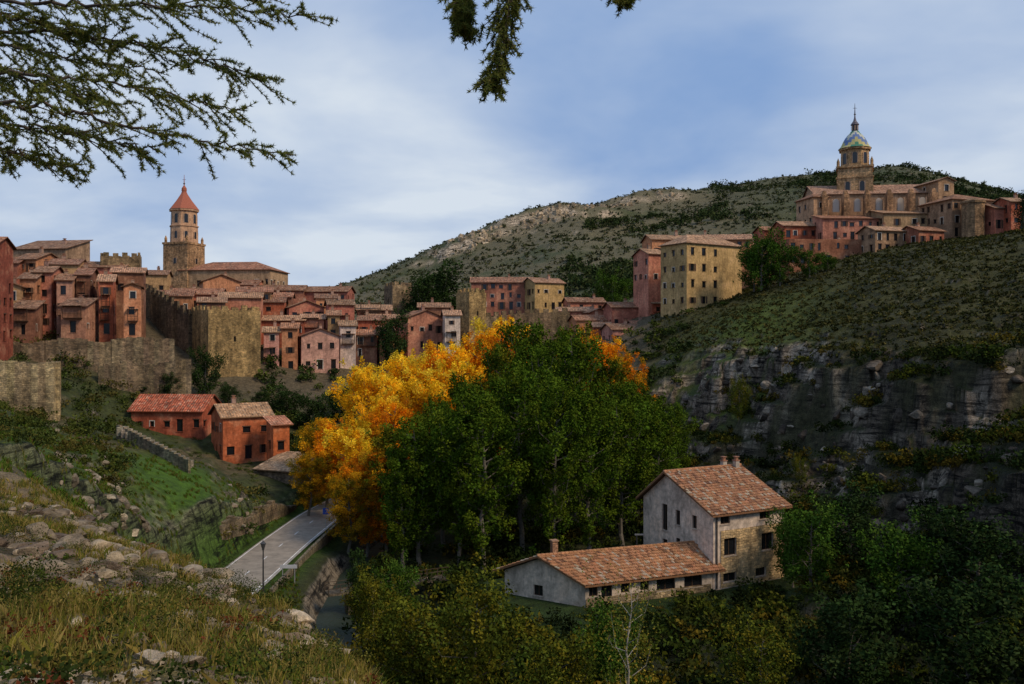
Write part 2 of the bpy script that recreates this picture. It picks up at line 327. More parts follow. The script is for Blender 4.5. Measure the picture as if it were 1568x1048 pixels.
for nm,a,b in (('edge_line',2.78,2.9),('edge_line',-2.9,-2.78),):
    o,_,_=ribbon(nm,ROAD,a,b,.066,(.75,.73,.68),M_ROAD); o.parent=road
B=Bd()
for k in range(6,len(RP)-4,4):
    p=RP[k];q=RP[k+1];n=RN[k]
    B.poly([(p[0]-n[0]*.07,p[1]-n[1]*.07,p[2]+.067),(p[0]+n[0]*.07,p[1]+n[1]*.07,p[2]+.067),(q[0]+n[0]*.07,q[1]+n[1]*.07,q[2]+.067),(q[0]-n[0]*.07,q[1]-n[1]*.07,q[2]+.067)],'plaster',(.7,.7,.68))
B.obj('centre_line',road)
o,_,_=ribbon('kerb',ROAD,3.1,3.35,.18,(.34,.31,.26),M_ROAD); o.parent=road
ribbon('river_water',[(x,y,z+.5) for x,y,z in RIV],-2.4,2.4,0,(.03,.04,.03),M_WATER)
# ------------------------------------------------------------------ building kit
def lerp(a,b,t): return tuple(a[i]+(b[i]-a[i])*t for i in range(len(a)))
def jit(c,a=.12):
    k=1+random.uniform(-a,a); return tuple(max(0,x*k*(1+random.uniform(-.04,.04))) for x in c)
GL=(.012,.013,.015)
def wall(B,p0,p1,z0,z1,ops,mat,col,dep=.22,frames=False,BW=None,sill=True):
    BW=BW or B
    L=math.hypot(p1[0]-p0[0],p1[1]-p0[1]); ex=((p1[0]-p0[0])/L,(p1[1]-p0[1])/L); nx=(ex[1],-ex[0])
    ops=[o for o in ops if o[0]>.1 and o[1]<L-.1 and o[3]<z1-z0-.05]
    xs=sorted({0,L,*[o[0] for o in ops],*[o[1] for o in ops]}); zs=sorted({0,z1-z0,*[o[2] for o in ops],*[o[3] for o in ops]})
    def P(s,t,o=0): return (p0[0]+ex[0]*s+nx[0]*o,p0[1]+ex[1]*s+nx[1]*o,z0+t)
    for i in range(len(xs)-1):
        for j in range(len(zs)-1):
            a,b,c,d=xs[i],xs[i+1],zs[j],zs[j+1]; mx,mz=(a+b)/2,(c+d)/2
            if any(o[0]<mx<o[1] and o[2]<mz<o[3] for o in ops): continue
            B.poly([P(a,c),P(b,c),P(b,d),P(a,d)],mat,col,[(a+p0[0],c+z0),(b+p0[0],c+z0),(b+p0[0],d+z0),(a+p0[0],d+z0)])
    for a,b,c,d in ops:
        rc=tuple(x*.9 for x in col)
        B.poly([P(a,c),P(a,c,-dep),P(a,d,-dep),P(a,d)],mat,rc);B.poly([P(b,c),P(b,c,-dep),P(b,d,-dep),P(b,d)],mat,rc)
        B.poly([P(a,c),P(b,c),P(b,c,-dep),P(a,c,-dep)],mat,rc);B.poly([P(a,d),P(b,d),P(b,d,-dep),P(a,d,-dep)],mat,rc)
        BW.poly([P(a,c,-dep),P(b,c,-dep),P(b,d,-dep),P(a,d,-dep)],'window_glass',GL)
        if frames:
            fw=.06; fc=(.10,.055,.03)
            for (s0,s1,t0,t1) in ((a,a+fw,c,d),(b-fw,b,c,d),(a+fw,b-fw,c,c+fw),(a+fw,b-fw,d-fw,d),((a+b)/2-fw/2,(a+b)/2+fw/2,c+fw,d-fw)):
                BW.poly([P(s0,t0,-dep+.04),P(s1,t0,-dep+.04),P(s1,t1,-dep+.04),P(s0,t1,-dep+.04)],'wood',fc)
        if sill:
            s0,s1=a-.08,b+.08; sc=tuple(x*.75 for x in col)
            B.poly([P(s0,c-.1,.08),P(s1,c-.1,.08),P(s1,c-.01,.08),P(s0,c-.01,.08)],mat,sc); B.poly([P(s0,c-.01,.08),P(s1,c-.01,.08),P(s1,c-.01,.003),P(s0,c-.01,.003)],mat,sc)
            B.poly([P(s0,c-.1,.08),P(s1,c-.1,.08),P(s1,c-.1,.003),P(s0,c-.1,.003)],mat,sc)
            if not frames and d-c>.8:
                k=random.random()
                if k<.45: B.poly([P(a-.12,d,.03),P(b+.12,d,.03),P(b+.12,d+.16,.03),P(a-.12,d+.16,.03)],'wood',(.09,.05,.03))
                elif k<.6:
                    for s0,s1,t0,t1 in ((a-.14,a,c,d+.14),(b,b+.14,c,d+.14),(a,b,d,d+.14)): B.poly([P(s0,t0,.03),P(s1,t0,.03),P(s1,t1,.03),P(s0,t1,.03)],'plaster',(.66,.58,.47))
                elif k<.78:
                    w=(b-a)*.45
                    for s0,s1 in ((a-w,a),(b,b+w)):
                        if s0>.05 and s1<L-.05: B.poly([P(s0,c,.04),P(s1,c,.04),P(s1,d,.04),P(s0,d,.04)],'wood',(.11,.06,.035))
def auto_ops(L,H,sp=2.2,fl=2.7,skip=.15,ww=1.0,wh=1.35):
    r=[];n=int((L-.5)//sp)
    if n<1 and L>2.0: n=1
    nf=max(1,int(H/fl))
    for f in range(nf):
        zb=f*(H/nf)+.8
        for i in range(n):
            if random.random()<skip: continue
            c=(i+.5)*L/n+random.uniform(-.25,.25); w=ww*random.choice([.7,1,1,1.2]); h=wh*random.choice([.7,1,1,1.3]); lo=zb+random.uniform(-.1,.1) if h<1.6 else zb-.5
            if f==0 and random.random()<.35: lo=.05;h=2.1;w=1.1
            if lo+h>H-.25: h=H-.25-lo
            if h<.4: continue
            r.append((c-w/2,c+w/2,lo,lo+h))
    return r
def slab(B,poly,mat,col,th=.16,fascia=None):
    e=(Vector(poly[1])-Vector(poly[0])); e.normalize(); p0=Vector(poly[0])
    nn=e.cross(Vector(poly[-1])-p0); f=nn.cross(e).normalized()
    uv=[((Vector(p)-p0).dot(e)+p0.x,(Vector(p)-p0).dot(f)) for p in poly]
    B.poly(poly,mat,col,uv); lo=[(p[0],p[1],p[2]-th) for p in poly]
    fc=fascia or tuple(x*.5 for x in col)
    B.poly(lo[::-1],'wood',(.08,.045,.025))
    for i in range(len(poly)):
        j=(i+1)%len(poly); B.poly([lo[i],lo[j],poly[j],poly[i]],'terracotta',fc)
def tiles(B,a,b,c,d,base,pw=.24,pl=.42):
    a,b,c,d=map(Vector,(a,b,c,d)); W=((b-a).length+(c-d).length)/2; L=((d-a).length+(c-b).length)/2
    nc=max(1,int(W/pw)); nr=max(1,int(L/pl)); up=(b-a).cross(d-a).normalized()
    if up.z<0: up=-up
    def Q(s,t): return a.lerp(b,s).lerp(d.lerp(c,s),t)
    for i in range(nc):
        for j in range(nr):
            k=random.random(); col=jit(base,.28)
            if k<.14: col=jit((.50,.38,.25),.15)
            elif k<.26: col=jit((base[0]*.5,base[1]*.5,base[2]*.55),.2)
            elif k<.34: col=jit((.50,.22,.10),.1)
            s0=i/nc;s1=(i+1)/nc;t0=j/nr;t1=min(1,(j+1.06)/nr); js=random.uniform(-.08,.08)/nc
            pa=[];pb=[]
            for q in range(6):
                f=q/5; hh=math.sin(math.pi*f)*.1
                pa.append(Q(s0+(s1-s0)*f*.96+js,t0)+up*(hh+.06)); pb.append(Q(s0+(s1-s0)*f*.96+js,t1)+up*(hh*.8+.012))
            for q in range(5): B.poly([pa[q],pa[q+1],pb[q+1],pb[q]],'terracotta',col)
            if j==0: B.poly(pa,'window_glass',(.02,.012,.008))  # near-black cap paints the shaded hollow under the tile, no glass there
def chimney(B,x,y,z0,z1,col,rot=0,s=.7):
    B.box((x,y,z0),s,s,z1-z0,'plaster',col,rot); B.box((x,y,z1),s*1.25,s*1.25,.1,'terracotta',(.3,.15,.09),rot); B.box((x,y,z1+.1),s*.6,s*.6,.3,'terracotta',(.35,.17,.1),rot); B.box((x,y,z1+.4),s*1.0,s*1.0,.08,'terracotta',(.3,.15,.09),rot)
def balcony(B,p0,p1,z,s0,s1,dep=.9):
    L=math.hypot(p1[0]-p0[0],p1[1]-p0[1]); ex=((p1[0]-p0[0])/L,(p1[1]-p0[1])/L); nx=(ex[1],-ex[0]); rot=math.atan2(ex[1],ex[0]); wc=(.06,.033,.02)
    def c(s,o): return (p0[0]+ex[0]*s+nx[0]*o,p0[1]+ex[1]*s+nx[1]*o)
    m=(s0+s1)/2; x,y=c(m,dep/2); B.box((x,y,z),s1-s0,dep,.14,'wood',wc,rot); B.box((x,y,z+2.35),s1-s0+.2,dep+.1,.1,'roof_tiles',(.3,.17,.1),rot)
    x,y=c(m,dep-.05); B.box((x,y,z+.95),s1-s0,.08,.08,'wood',wc,rot)
    n=max(4,int((s1-s0)/.22))
    for i in range(n+1):
        x,y=c(s0+(s1-s0)*i/n,dep-.05); B.box((x,y,z+.14),.06,.05,.81,'wood',wc,rot)
    for s in (s0,s1):
        x,y=c(s,dep-.07); B.box((x,y,z+.14),.12,.12,2.2,'wood',wc,rot)
def house(name,P,z0,z1,wallc,roof='gable',rise=1.6,roofc=(.34,.19,.12),wm='plaster',ops='auto',over=.5,tile=False,skirt=3,chim=1,balc=0,t=.5,parts=False,skc=None,frames=False):
    par=None; B=Bd(); BR=B; BW=B
    if parts: BR=Bd(); BW=Bd()
    P=[tuple(p[:2]) for p in P]
    Ls=[math.hypot(P[(i+1)%4][0]-P[i][0],P[(i+1)%4][1]-P[i][1]) for i in range(4)]
    if ops=='auto': ops=[auto_ops(Ls[i],z1-z0) for i in range(4)]
    if roof=='gabley': P=[P[3],P[0],P[1],P[2]]; ops=[ops[3],ops[0],ops[1],ops[2]]; Ls=[Ls[3],Ls[0],Ls[1],Ls[2]]; roof='gable'; fr=1
    else: fr=0
    for i in range(4):
        a,b=P[i],P[(i+1)%4]
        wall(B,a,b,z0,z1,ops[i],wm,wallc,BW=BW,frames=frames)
        B.poly([(*a,z0-skirt),(*b,z0-skirt),(*b,z0),(*a,z0)],'stone' if skc else wm,skc or wallc)
    A,Bc,Cc,D=P
    ex=Vector(Bc)-Vector(A); ex.normalize(); ey=Vector(D)-Vector(A); ey.normalize()
    rc=roofc
    def o(p,kx,ky): return (p[0]+ex.x*kx*over+ey.x*ky*over,p[1]+ex.y*kx*over+ey.y*ky*over)
    if roof=='gable':
        M1=lerp(A,D,t);M2=lerp(Bc,Cc,t); zr=z1+rise
        B.poly([(*A,z1),(*D,z1),(*M1,zr)],wm,wallc); B.poly([(*Bc,z1),(*Cc,z1),(*M2,zr)],wm,wallc)
        dF=Ls[3]*t; dB=Ls[3]*(1-t); zf=z1-rise/dF*over; zb=z1-rise/dB*over; e=.08
        f=[(*o(A,-1,-1),zf+e),(*o(Bc,1,-1),zf+e),(*o(M2,1,0),zr+e),(*o(M1,-1,0),zr+e)]
        b=[(*o(Cc,1,1),zb+e),(*o(D,-1,1),zb+e),(*o(M1,-1,0),zr+e+.002),(*o(M2,1,0),zr+e+.002)]
        for q in (f,b):
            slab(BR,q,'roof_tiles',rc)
            if tile: tiles(BR,*q,rc)
        if tile:
            m1=Vector(f[3]);m2=Vector(f[2]); n=int((m2-m1).length/.4)
            for i in range(n):
                p=m1.lerp(m2,(i+.5)/n); BR.box((p.x,p.y,p.z+.05),.42,.3,.13,'terracotta',jit(rc,.25),math.atan2(ex.y,ex.x),.8)
        cz=zr
    elif roof=='shed':
        zr=z1+rise; wall(B,Cc,D,z1,zr,[],wm,wallc)
        B.poly([(*A,z1),(*D,z1),(*D,zr)],wm,wallc);B.poly([(*Bc,z1),(*Cc,z1),(*Cc,zr)],wm,wallc)
        k=rise/Ls[3]*over; f=[(*o(A,-1,-1),z1-k+.06),(*o(Bc,1,-1),z1-k+.06),(*o(Cc,1,1),zr+k+.06),(*o(D,-1,1),zr+k+.06)]
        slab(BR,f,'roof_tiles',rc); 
        if tile: tiles(BR,*f,rc)
        cz=z1+rise*.5
    elif roof=='hip':
        h=min(Ls[0],Ls[3])/2; k=h/Ls[0]*.95
        if Ls[0]>=Ls[3]: M1=lerp(lerp(A,D,.5),lerp(Bc,Cc,.5),k);M2=lerp(lerp(A,D,.5),lerp(Bc,Cc,.5),1-k)
        else: M1=M2=lerp(lerp(A,D,.5),lerp(Bc,Cc,.5),.5)
        zr=z1+rise; zf=z1-rise/h*over+.06; a,b,c,dd=(*o(A,-1,-1),zf),(*o(Bc,1,-1),zf),(*o(Cc,1,1),zf),(*o(D,-1,1),zf); m1=(*M1,zr);m2=(*M2,zr)
        if (Vector(m1)-Vector(m2)).length<.05:
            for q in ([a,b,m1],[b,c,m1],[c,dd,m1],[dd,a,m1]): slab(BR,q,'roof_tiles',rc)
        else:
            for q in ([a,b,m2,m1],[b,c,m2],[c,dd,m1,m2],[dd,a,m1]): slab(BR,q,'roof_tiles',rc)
        cz=z1+rise*.4
    else:
        B.poly([(*A,z1-.3),(*Bc,z1-.3),(*Cc,z1-.3),(*D,z1-.3)],wm,wallc); cz=z1
    cx=(A[0]+Cc[0])/2;cy=(A[1]+Cc[1])/2
    for q in range(chim):
        px=cx+random.uniform(-.3,.3)*Ls[0]*ex.x; py=cy+random.uniform(-.3,.3)*Ls[0]*ex.y
        chimney(B,px,py,z1-.1,cz+random.uniform(.5,1.0),jit((.4,.25,.18)),math.atan2(ex.y,ex.x),.65)
    for q in range(balc):
        i=1 if fr else 0; a,b=P[i],P[(i+1)%4]; L=Ls[i]; s0=random.uniform(.3,L*.25); s1=min(L-.3,s0+random.uniform(.45,.8)*L)
        balcony(B,a,b,z0+2.7*(q+1),s0,s1)
    if parts:
        par=empty(name); B.obj('walls',par);BR.obj('roof',par);BW.obj('windows',par); return par
    return B.obj(name)
PK=(.57,.22,.135);SA=(.54,.23,.11);TA=(.49,.28,.13);RE=(.42,.11,.055);BR_=(.27,.12,.07);WH=(.66,.53,.41);YE=(.54,.34,.13);RO=(.47,.165,.105);ST=(.32,.235,.14)
def th(u0,u1,ve,vb,d,rot=15,c=PK,roof='gable',dep=7,rise=None,name='village_house',wm='plaster',balc=0,chim=1,ops='auto',rc=None):
    r=math.radians(rot); span=(u1-u0)*d/F; w=max(2.5,(span-dep*abs(math.sin(r)))/math.cos(r))
    cy=d+(dep*math.cos(r)+w*abs(math.sin(r)))/2; cx=X((u0+u1)/2,cy)
    ex=(math.cos(r),math.sin(r));ey=(-math.sin(r),math.cos(r))
    P=[(cx+a*w/2*ex[0]+b*dep/2*ey[0],cy+a*w/2*ex[1]+b*dep/2*ey[1]) for a,b in ((-1,-1),(1,-1),(1,1),(-1,1))]
    z1=Z(ve,d);z0=Z(vb,d); hb=float(min(Hq(p[0],p[1]) for p in P)); sk=max(1.5,z0-hb+1)
    if rise is None: rise=(w if roof=='gabley' else dep)*.19*(1.6 if roof=='shed' else 1)
    return house(name,P,z0,z1,jit(c,.15),roof,rise,jit(rc or random.choice([(.33,.155,.085),(.37,.17,.09),(.28,.14,.08),(.42,.23,.13)]),.18),wm,ops,skirt=sk,chim=chim,balc=balc)
# ------------------------------------------------------------------ near houses
C0=(19.3,85.0); e1=(.875,.485); e2=(-.485,.875)
def q2(a,b): return (C0[0]+e1[0]*a+e2[0]*b,C0[1]+e1[1]*a+e2[1]*b)
fo=[(1.2,2.9,.5,1.35),(5.4,6.8,.5,1.35),(1.3,2.9,3.0,4.7),(6.2,7.8,3.0,4.7),(.9,2.1,6.1,6.95),(6.0,7.4,6.1,6.95)]
go=[(6.9,7.8,4.3,7.0),(6.9,7.7,1.6,3.4),(4.9,5.6,5.2,6.7),(4.9,5.6,2.6,3.9),(2.4,3.1,5.3,6.6),(2.2,3.0,2.6,3.9)]
go=[(10.9-b,10.9-a,c,d) for a,b,c,d in go]
hs=house('stone_farmhouse',[q2(0,0),q2(9.3,0),q2(9.3,10.9),q2(0,10.9)],-23.7,-16.35,(.72,.57,.44),'gable',3.0,(.44,.21,.10),ops=[fo,[],[],go],tile=True,t=.62,parts=True,chim=0,over=.6,frames=True)
B=Bd()
def facing(B,a0,a1,z0,z1,ops):
    p0=q2(a0,-.06);p1=q2(a1,-.06); wall(B,p0,p1,z0,z1,[(s-a0,t-a0,c,d) for s,t,c,d in ops],'stone',(.72,.52,.28),dep=.055,sill=False)
facing(B,.9,9.28,-23.7,-18.2,[o for o in fo if o[3]<5])
keep=[i for i,m in enumerate(B.M) if m!=MI['window_glass']]; B.Fc=[B.Fc[i] for i in keep]; B.M=[B.M[i] for i in keep]
B.obj('stone_facing',hs)
B=Bd()
for a,b in ((7.6,6.9),(8.9,6.4)):
    x,y=q2(a,b); chimney(B,x,y,-14.6,-12.7,(.5,.44,.36),.5,.5)
x,y=q2(.35,-.12); B.ring(x,y,[(-23.7,.07),(-16.6,.07)],8,'metal_paint',(.04,.04,.04))
B.obj('chimneys',hs)
W4=[(6.6,79.8),(19.2,84.9),(16.6,90.0),(-.7,84.4)]
Lw=math.hypot(W4[1][0]-W4[0][0],W4[1][1]-W4[0][1])
wo=[(Lw*f-w/2,Lw*f+w/2,lo,2.0) for f,w,lo in ((.06,.9,.9),(.16,1.1,.2),(.30,.9,.9),(.45,.9,.9),(.62,2.0,.7),(.84,2.0,.7))]
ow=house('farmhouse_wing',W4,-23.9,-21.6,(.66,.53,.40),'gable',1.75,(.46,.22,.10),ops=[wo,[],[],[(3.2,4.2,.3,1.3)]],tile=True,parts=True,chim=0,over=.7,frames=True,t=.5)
B=Bd(); x,y=4.0,84.2; B.box((x,y,-20.8),.55,.55,1.9,'stone',(.42,.24,.15),.4); B.box((x,y,-18.9),.7,.7,.12,'terracotta',(.35,.2,.12),.4); B.obj('chimney',ow)
B=Bd(); wall(B,(6.65,79.73),(19.05,84.76),-23.9,-23.1,[],'stone',(.45,.34,.2)); B.obj('stone_plinth',ow)
h1=th(213,330,628,662,147,rot=-4,c=(.40,.095,.045),roof='gable',dep=8,rise=2.3,name='red_house',rc=(.52,.13,.06),chim=0)
h2_=th(318,420,638,706,139,rot=32,c=(.46,.12,.05),roof='gable',dep=7.5,rise=1.7,name='red_house',rc=(.44,.25,.12),chim=1)
h3=th(405,446,650,699,136,rot=30,c=(.56,.15,.05),roof='shed',dep=4,rise=.8,name='red_house',rc=(.50,.2,.11),chim=0,balc=0)
th(395,500,722,778,128,rot=-25,c=(.30,.23,.15),roof='shed',dep=6,rise=1.6,name='stone_cottage',wm='stone',rc=(.36,.23,.13),chim=0)
# ------------------------------------------------------------------ walls
def cwall(name,pts,c=ST,th_=1.2,cren=True,base=4,mer=1.1,rag=0):
    B=Bd()
    for (x0,y0,t0),(x1,y1,t1) in zip(pts[:-1],pts[1:]):
        L=math.hypot(x1-x0,y1-y0); r=math.atan2(y1-y0,x1-x0); n=max(1,int(L/(2.2 if cren else .9)))
        for i in range(n):
            a=(i+.5)/n; x=x0+(x1-x0)*a;y=y0+(y1-y0)*a;t=t0+(t1-t0)*a+random.uniform(-rag,rag)*.5+rag*math.sin(i*.5); zb=float(Hq(x,y))-base
            if zb>t-1: zb=t-3
            B.box((x,y,zb),L/n,th_*random.uniform(.96,1.04),t-zb,'stone',jit(c,.05),r)
            if cren: B.box((x,y,t),L/n*.55,.55,mer*random.uniform(.75,1.1),'stone',jit(c,.1),r)
    return B.obj(name)
def tower(name,cx,cy,w,z0,z1,rot,c=ST,wm='stone',slit=True):
    B=Bd(); r=math.radians(rot); ex=(math.cos(r),math.sin(r));ey=(-math.sin(r),math.cos(r))
    P=[(cx+a*w/2*ex[0]+b*w/2*ey[0],cy+a*w/2*ex[1]+b*w/2*ey[1]) for a,b in ((-1,-1),(1,-1),(1,1),(-1,1))]
    for i in range(4):
        ops=[(w*.5-.25,w*.5+.25,(z1-z0)*.7,(z1-z0)*.7+1.1)] if slit else []
        wall(B,P[i],P[(i+1)%4],z0,z1,ops,wm,c,sill=False)
        a,b=P[i],P[(i+1)%4]; m=max(3,int(w/1.9))
        for k in range(m):
            t=(k+.5)/m; x=a[0]+(b[0]-a[0])*t;y=a[1]+(b[1]-a[1])*t
            ix=(cx-x);iy=(cy-y);l=math.hypot(ix,iy); B.box((x+ix/l*.3,y+iy/l*.3,z1+.002),w/m*.55,.5,random.uniform(.6,1.1),wm,jit(c,.12),math.atan2(b[1]-a[1],b[0]-a[0]))
    B.poly([(*p,z1-.4) for p in P],wm,c); return B.obj(name)
def tw(name,u0,u1,vt,vb,d,rot,c=ST,slit=True):
    span=(u1-u0)*d/F; r=math.radians(abs(rot)); w=span/(math.cos(r)+math.sin(r)); cy=d+span/2*.9; return tower(name,X((u0+u1)/2,cy),cy,w,Z(vb,d)-6,Z(vt,d)-.9,rot,c,slit=slit)
YS=(.47,.325,.145)
tw('wall_tower',287,403,468,592,182,38,YS)
tw('wall_tower',698,745,442,530,222,40,YS)
tw('wall_tower',587,634,432,490,236,30,ST)
tw('wall_tower',150,222,386,430,192,20,(.38,.27,.15))
cwall('town_wall',[(X(222,206),206,Z(440,206)),(X(258,196),196,Z(460,196)),(X(293,189),189,Z(484,189))],(.25,.19,.12))
cwall('town_wall',[(X(400,205),205,Z(580,205)),(X(470,208),208,Z(566,208)),(X(610,212),212,Z(556,212))],(.36,.26,.15),cren=False,base=7,rag=.3)
cwall('town_wall',[(X(742,232),232,Z(486,232)),(X(800,238),238,Z(480,238)),(X(872,240),240,Z(478,240))],ST)
cwall('stone_wall',[(X(-40,158),158,Z(524,158)),(X(70,160),160,Z(522,160)),(X(170,164),164,Z(520,164)),(X(266,170),170,Z(516,170))],(.30,.225,.14),cren=False,base=6,rag=.35)
cwall('stone_wall',[(X(150,158),158,Z(560,158)),(X(292,166),166,Z(552,166))],(.26,.20,.125),cren=False,base=5,rag=.4)
cwall('ruined_wall',[(X(-60,116),116,Z(556,116)),(X(84,118),118,Z(553,118))],(.48,.36,.2),cren=False,base=3,rag=.25)
cwall('ruined_wall',[(X(84,118.5),118.5,Z(555,118)),(X(86,126),126,Z(554,126))],(.48,.36,.2),cren=False,base=3)
cwall('retaining_wall',[(X(180,116),116,Z(650,116)),(X(240,110),110,Z(680,110)),(X(290,106),106,Z(705,106))],(.28,.23,.15),th_=.35,cren=False,base=.4,rag=.05)
cwall('parapet_wall',[(-22.8,84,-23.4),(-22.7,100,-23.2),(-22.3,112,-23.0),(-21.2,122,-22.7)],(.26,.22,.15),th_=.35,cren=False,base=1)
cwall('roadside_wall',[(X(335,98),98,Z(805,98)),(X(400,112),112,Z(778,112)),(X(450,124),124,Z(770,124))],(.24,.19,.12),th_=.8,cren=False,base=3,rag=.5)
B=Bd(); a=Vector((X(500,85),85,-24.3)); b=Vector((X(690,91),91,-24.2)); r=math.atan2(b.y-a.y,b.x-a.x); m=(a+b)/2
B.box((m.x,m.y,m.z),(b-a).length,1.5,.25,'stone',(.15,.125,.09),r)
for i in range(12):
    p=a.lerp(b,i/11)
    for s in (-.65,.65): B.box((p.x-math.sin(r)*s,p.y+math.cos(r)*s,p.z+.25),.07,.07,.75,'wood',(.07,.05,.035),r)
for s in (-.65,.65):
    for zz in (.65,1.0): B.box((m.x-math.sin(r)*s,m.y+math.cos(r)*s,m.z+zz),(b-a).length,.045,.05,'wood',(.08,.055,.035),r)
for i in (2,5,9): p=a.lerp(b,i/11); B.box((p.x,p.y,p.z-2.6),.8,1.2,2.6,'stone',(.17,.14,.10),r)
B.obj('footbridge')
B=Bd()
for i in range(16):
    t=i/15; u=185+(285-185)*t; d=115-6*t; z=Z(652+(704-652)*t,d); B.box((X(u,d),d+.6,z-1.3),.9,1.6,1.1,'stone',jit((.40,.34,.25),.1))
B.obj('stone_stairs')
B=Bd()
for i in range(9):
    t=i/8; u=338+14*t; d=112-3*t; z=Z(742+22*t,d); B.box((X(u,d),d,z-1.0),2.6,.6,1.0,'stone',jit((.42,.37,.28),.1))
B.obj('stone_stairs')
# ------------------------------------------------------------------ town
L=[
(-40,12,372,525,150,10,(.32,.09,.05),'gable',8,1),
(8,44,438,512,168,16,TA,'gabley',6,1),(38,68,426,510,171,8,SA,'gable',7,2),(60,92,416,505,174,8,PK,'gable',7,1),(88,122,428,505,173,14,(.60,.29,.19),'gable',7,1),(118,150,420,512,176,14,BR_,'gable',8,3),(146,184,430,512,174,20,RE,'gable',8,2),(180,227,438,514,170,22,SA,'gabley',8,1),(22,62,472,515,163,12,BR_,'shed',5,1),(100,140,468,510,166,6,(.42,.2,.12),'shed',5,1),
(-10,40,402,440,186,5,RO,'gable',7,0),(36,84,396,440,188,-12,SA,'gable',8,0),(80,130,404,440,187,10,TA,'gable',7,0),(30,128,380,410,200,-8,(.34,.22,.13),'shed',9,0),(120,200,408,440,190,10,RO,'gable',7,0),(170,226,416,450,184,18,BR_,'gable',6,0),
(224,300,452,480,204,15,SA,'gable',7,0),(262,345,450,475,210,8,RO,'gable',8,0),(335,405,455,490,205,12,PK,'gable',7,0),(300,350,462,480,200,18,BR_,'gable',6,0),
(283,436,412,440,245,-6,(.42,.28,.16),'hip',14,0),(300,372,430,460,228,25,SA,'gabley',9,0),(222,262,420,450,235,12,TA,'gable',7,0),(360,420,446,480,222,15,TA,'gable',7,0),
(395,470,444,475,238,5,PK,'gable',8,0),(460,540,446,478,240,-4,RO,'gable',8,0),(385,440,462,500,222,10,RE,'gable',7,0),(432,500,470,512,220,22,RO,'gabley',8,1),(410,450,454,480,230,8,BR_,'gable',6,0),
(480,520,456,500,226,14,SA,'gable',6,0),(495,545,466,515,216,18,RO,'gable',7,1),(543,602,474,512,222,12,BR_,'gable',7,2),(400,432,508,568,197,14,(.68,.34,.25),'gable',6,1),(430,460,502,568,198,10,SA,'gable',6,0),(455,522,514,566,199,18,(.60,.32,.22),'gabley',6,0),(400,470,490,515,208,6,RE,'gable',6,0),
(460,500,488,520,210,8,PK,'gable',6,1),(498,524,482,520,209,12,TA,'gable',6,0),(515,548,498,545,206,15,WH,'gable',6,1),(540,580,512,548,208,10,BR_,'gable',6,1),(576,606,506,548,207,16,SA,'gable',6,1),(548,590,490,515,214,6,RE,'gable',6,0),
(604,682,486,538,210,28,(.48,.19,.12),'gabley',8,0),(676,706,482,542,207,10,WH,'gable',6,1),(560,612,488,515,218,12,TA,'gable',6,0),(330,400,436,458,240,0,PK,'gable',8,0),(640,690,470,500,222,5,BR_,'gable',6,0),
(722,815,432,474,262,0,(.44,.16,.10),'gable',9,0),(800,864,432,474,256,25,YE,'gable',8,0),(862,925,462,495,250,10,PK,'gable',7,0),(850,905,476,505,240,-10,RO,'gable',6,0),
(872,930,490,520,228,12,SA,'gable',7,0),(905,935,500,535,222,5,RE,'gable',6,0),(922,985,504,552,212,16,(.62,.28,.2),'gable',7,1),(925,992,470,502,226,12,RO,'gable',7,0),(985,1047,464,500,222,14,RE,'gable',7,0),(960,1010,498,530,218,12,(.45,.18,.11),'gable',6,0),(890,930,478,505,236,20,(.42,.15,.09),'gabley',6,0),
(1140,1175,378,405,236,8,TA,'gable',7,0),(1158,1200,352,378,250,10,RE,'gable',7,0),
(1185,1320,345,385,236,6,RE,'gable',8,0),(1198,1325,366,404,222,4,(.37,.14,.075),'flat',6,0),(1318,1385,352,405,218,14,(.40,.23,.12),'gable',7,0),(1380,1440,352,396,216,18,(.35,.12,.065),'gable',7,0),
(1500,1545,318,350,216,12,RO,'gable',7,0),(1528,1575,308,345,214,8,RE,'gable',7,0),(1575,1640,300,345,212,8,RE,'gable',7,0)]
for u0,u1,ve,vb,d,rot,c,rf,dep,bal in L:
    th(u0,u1,ve,vb,d,rot,c,rf,dep,balc=bal)
def grid_ops(L,H,nx,nz,w,h): return [((i+.5)*L/nx-w/2+random.uniform(-.15,.15),(i+.5)*L/nx+w/2,k*H/nz+.9,k*H/nz+.9+h*random.choice([1,1,.8])) for k in range(nz) for i in range(nx) if random.random()<.88]
th(1008,1140,370,470,206,32,(.52,.33,.14),'hip',9,2.4,name='palace',rc=(.38,.22,.12),ops=[grid_ops(11,15,3,4,1.1,1.7),[],[],grid_ops(9,15,3,4,.9,1.3)],balc=0)
th(972,1014,388,432,222,20,PK,'gable',8,name='palace_annex'); th(985,1060,366,392,228,10,SA,'gable',8,name='palace_annex'); th(1060,1150,366,400,232,-5,SA,'gable',9,name='palace_annex')
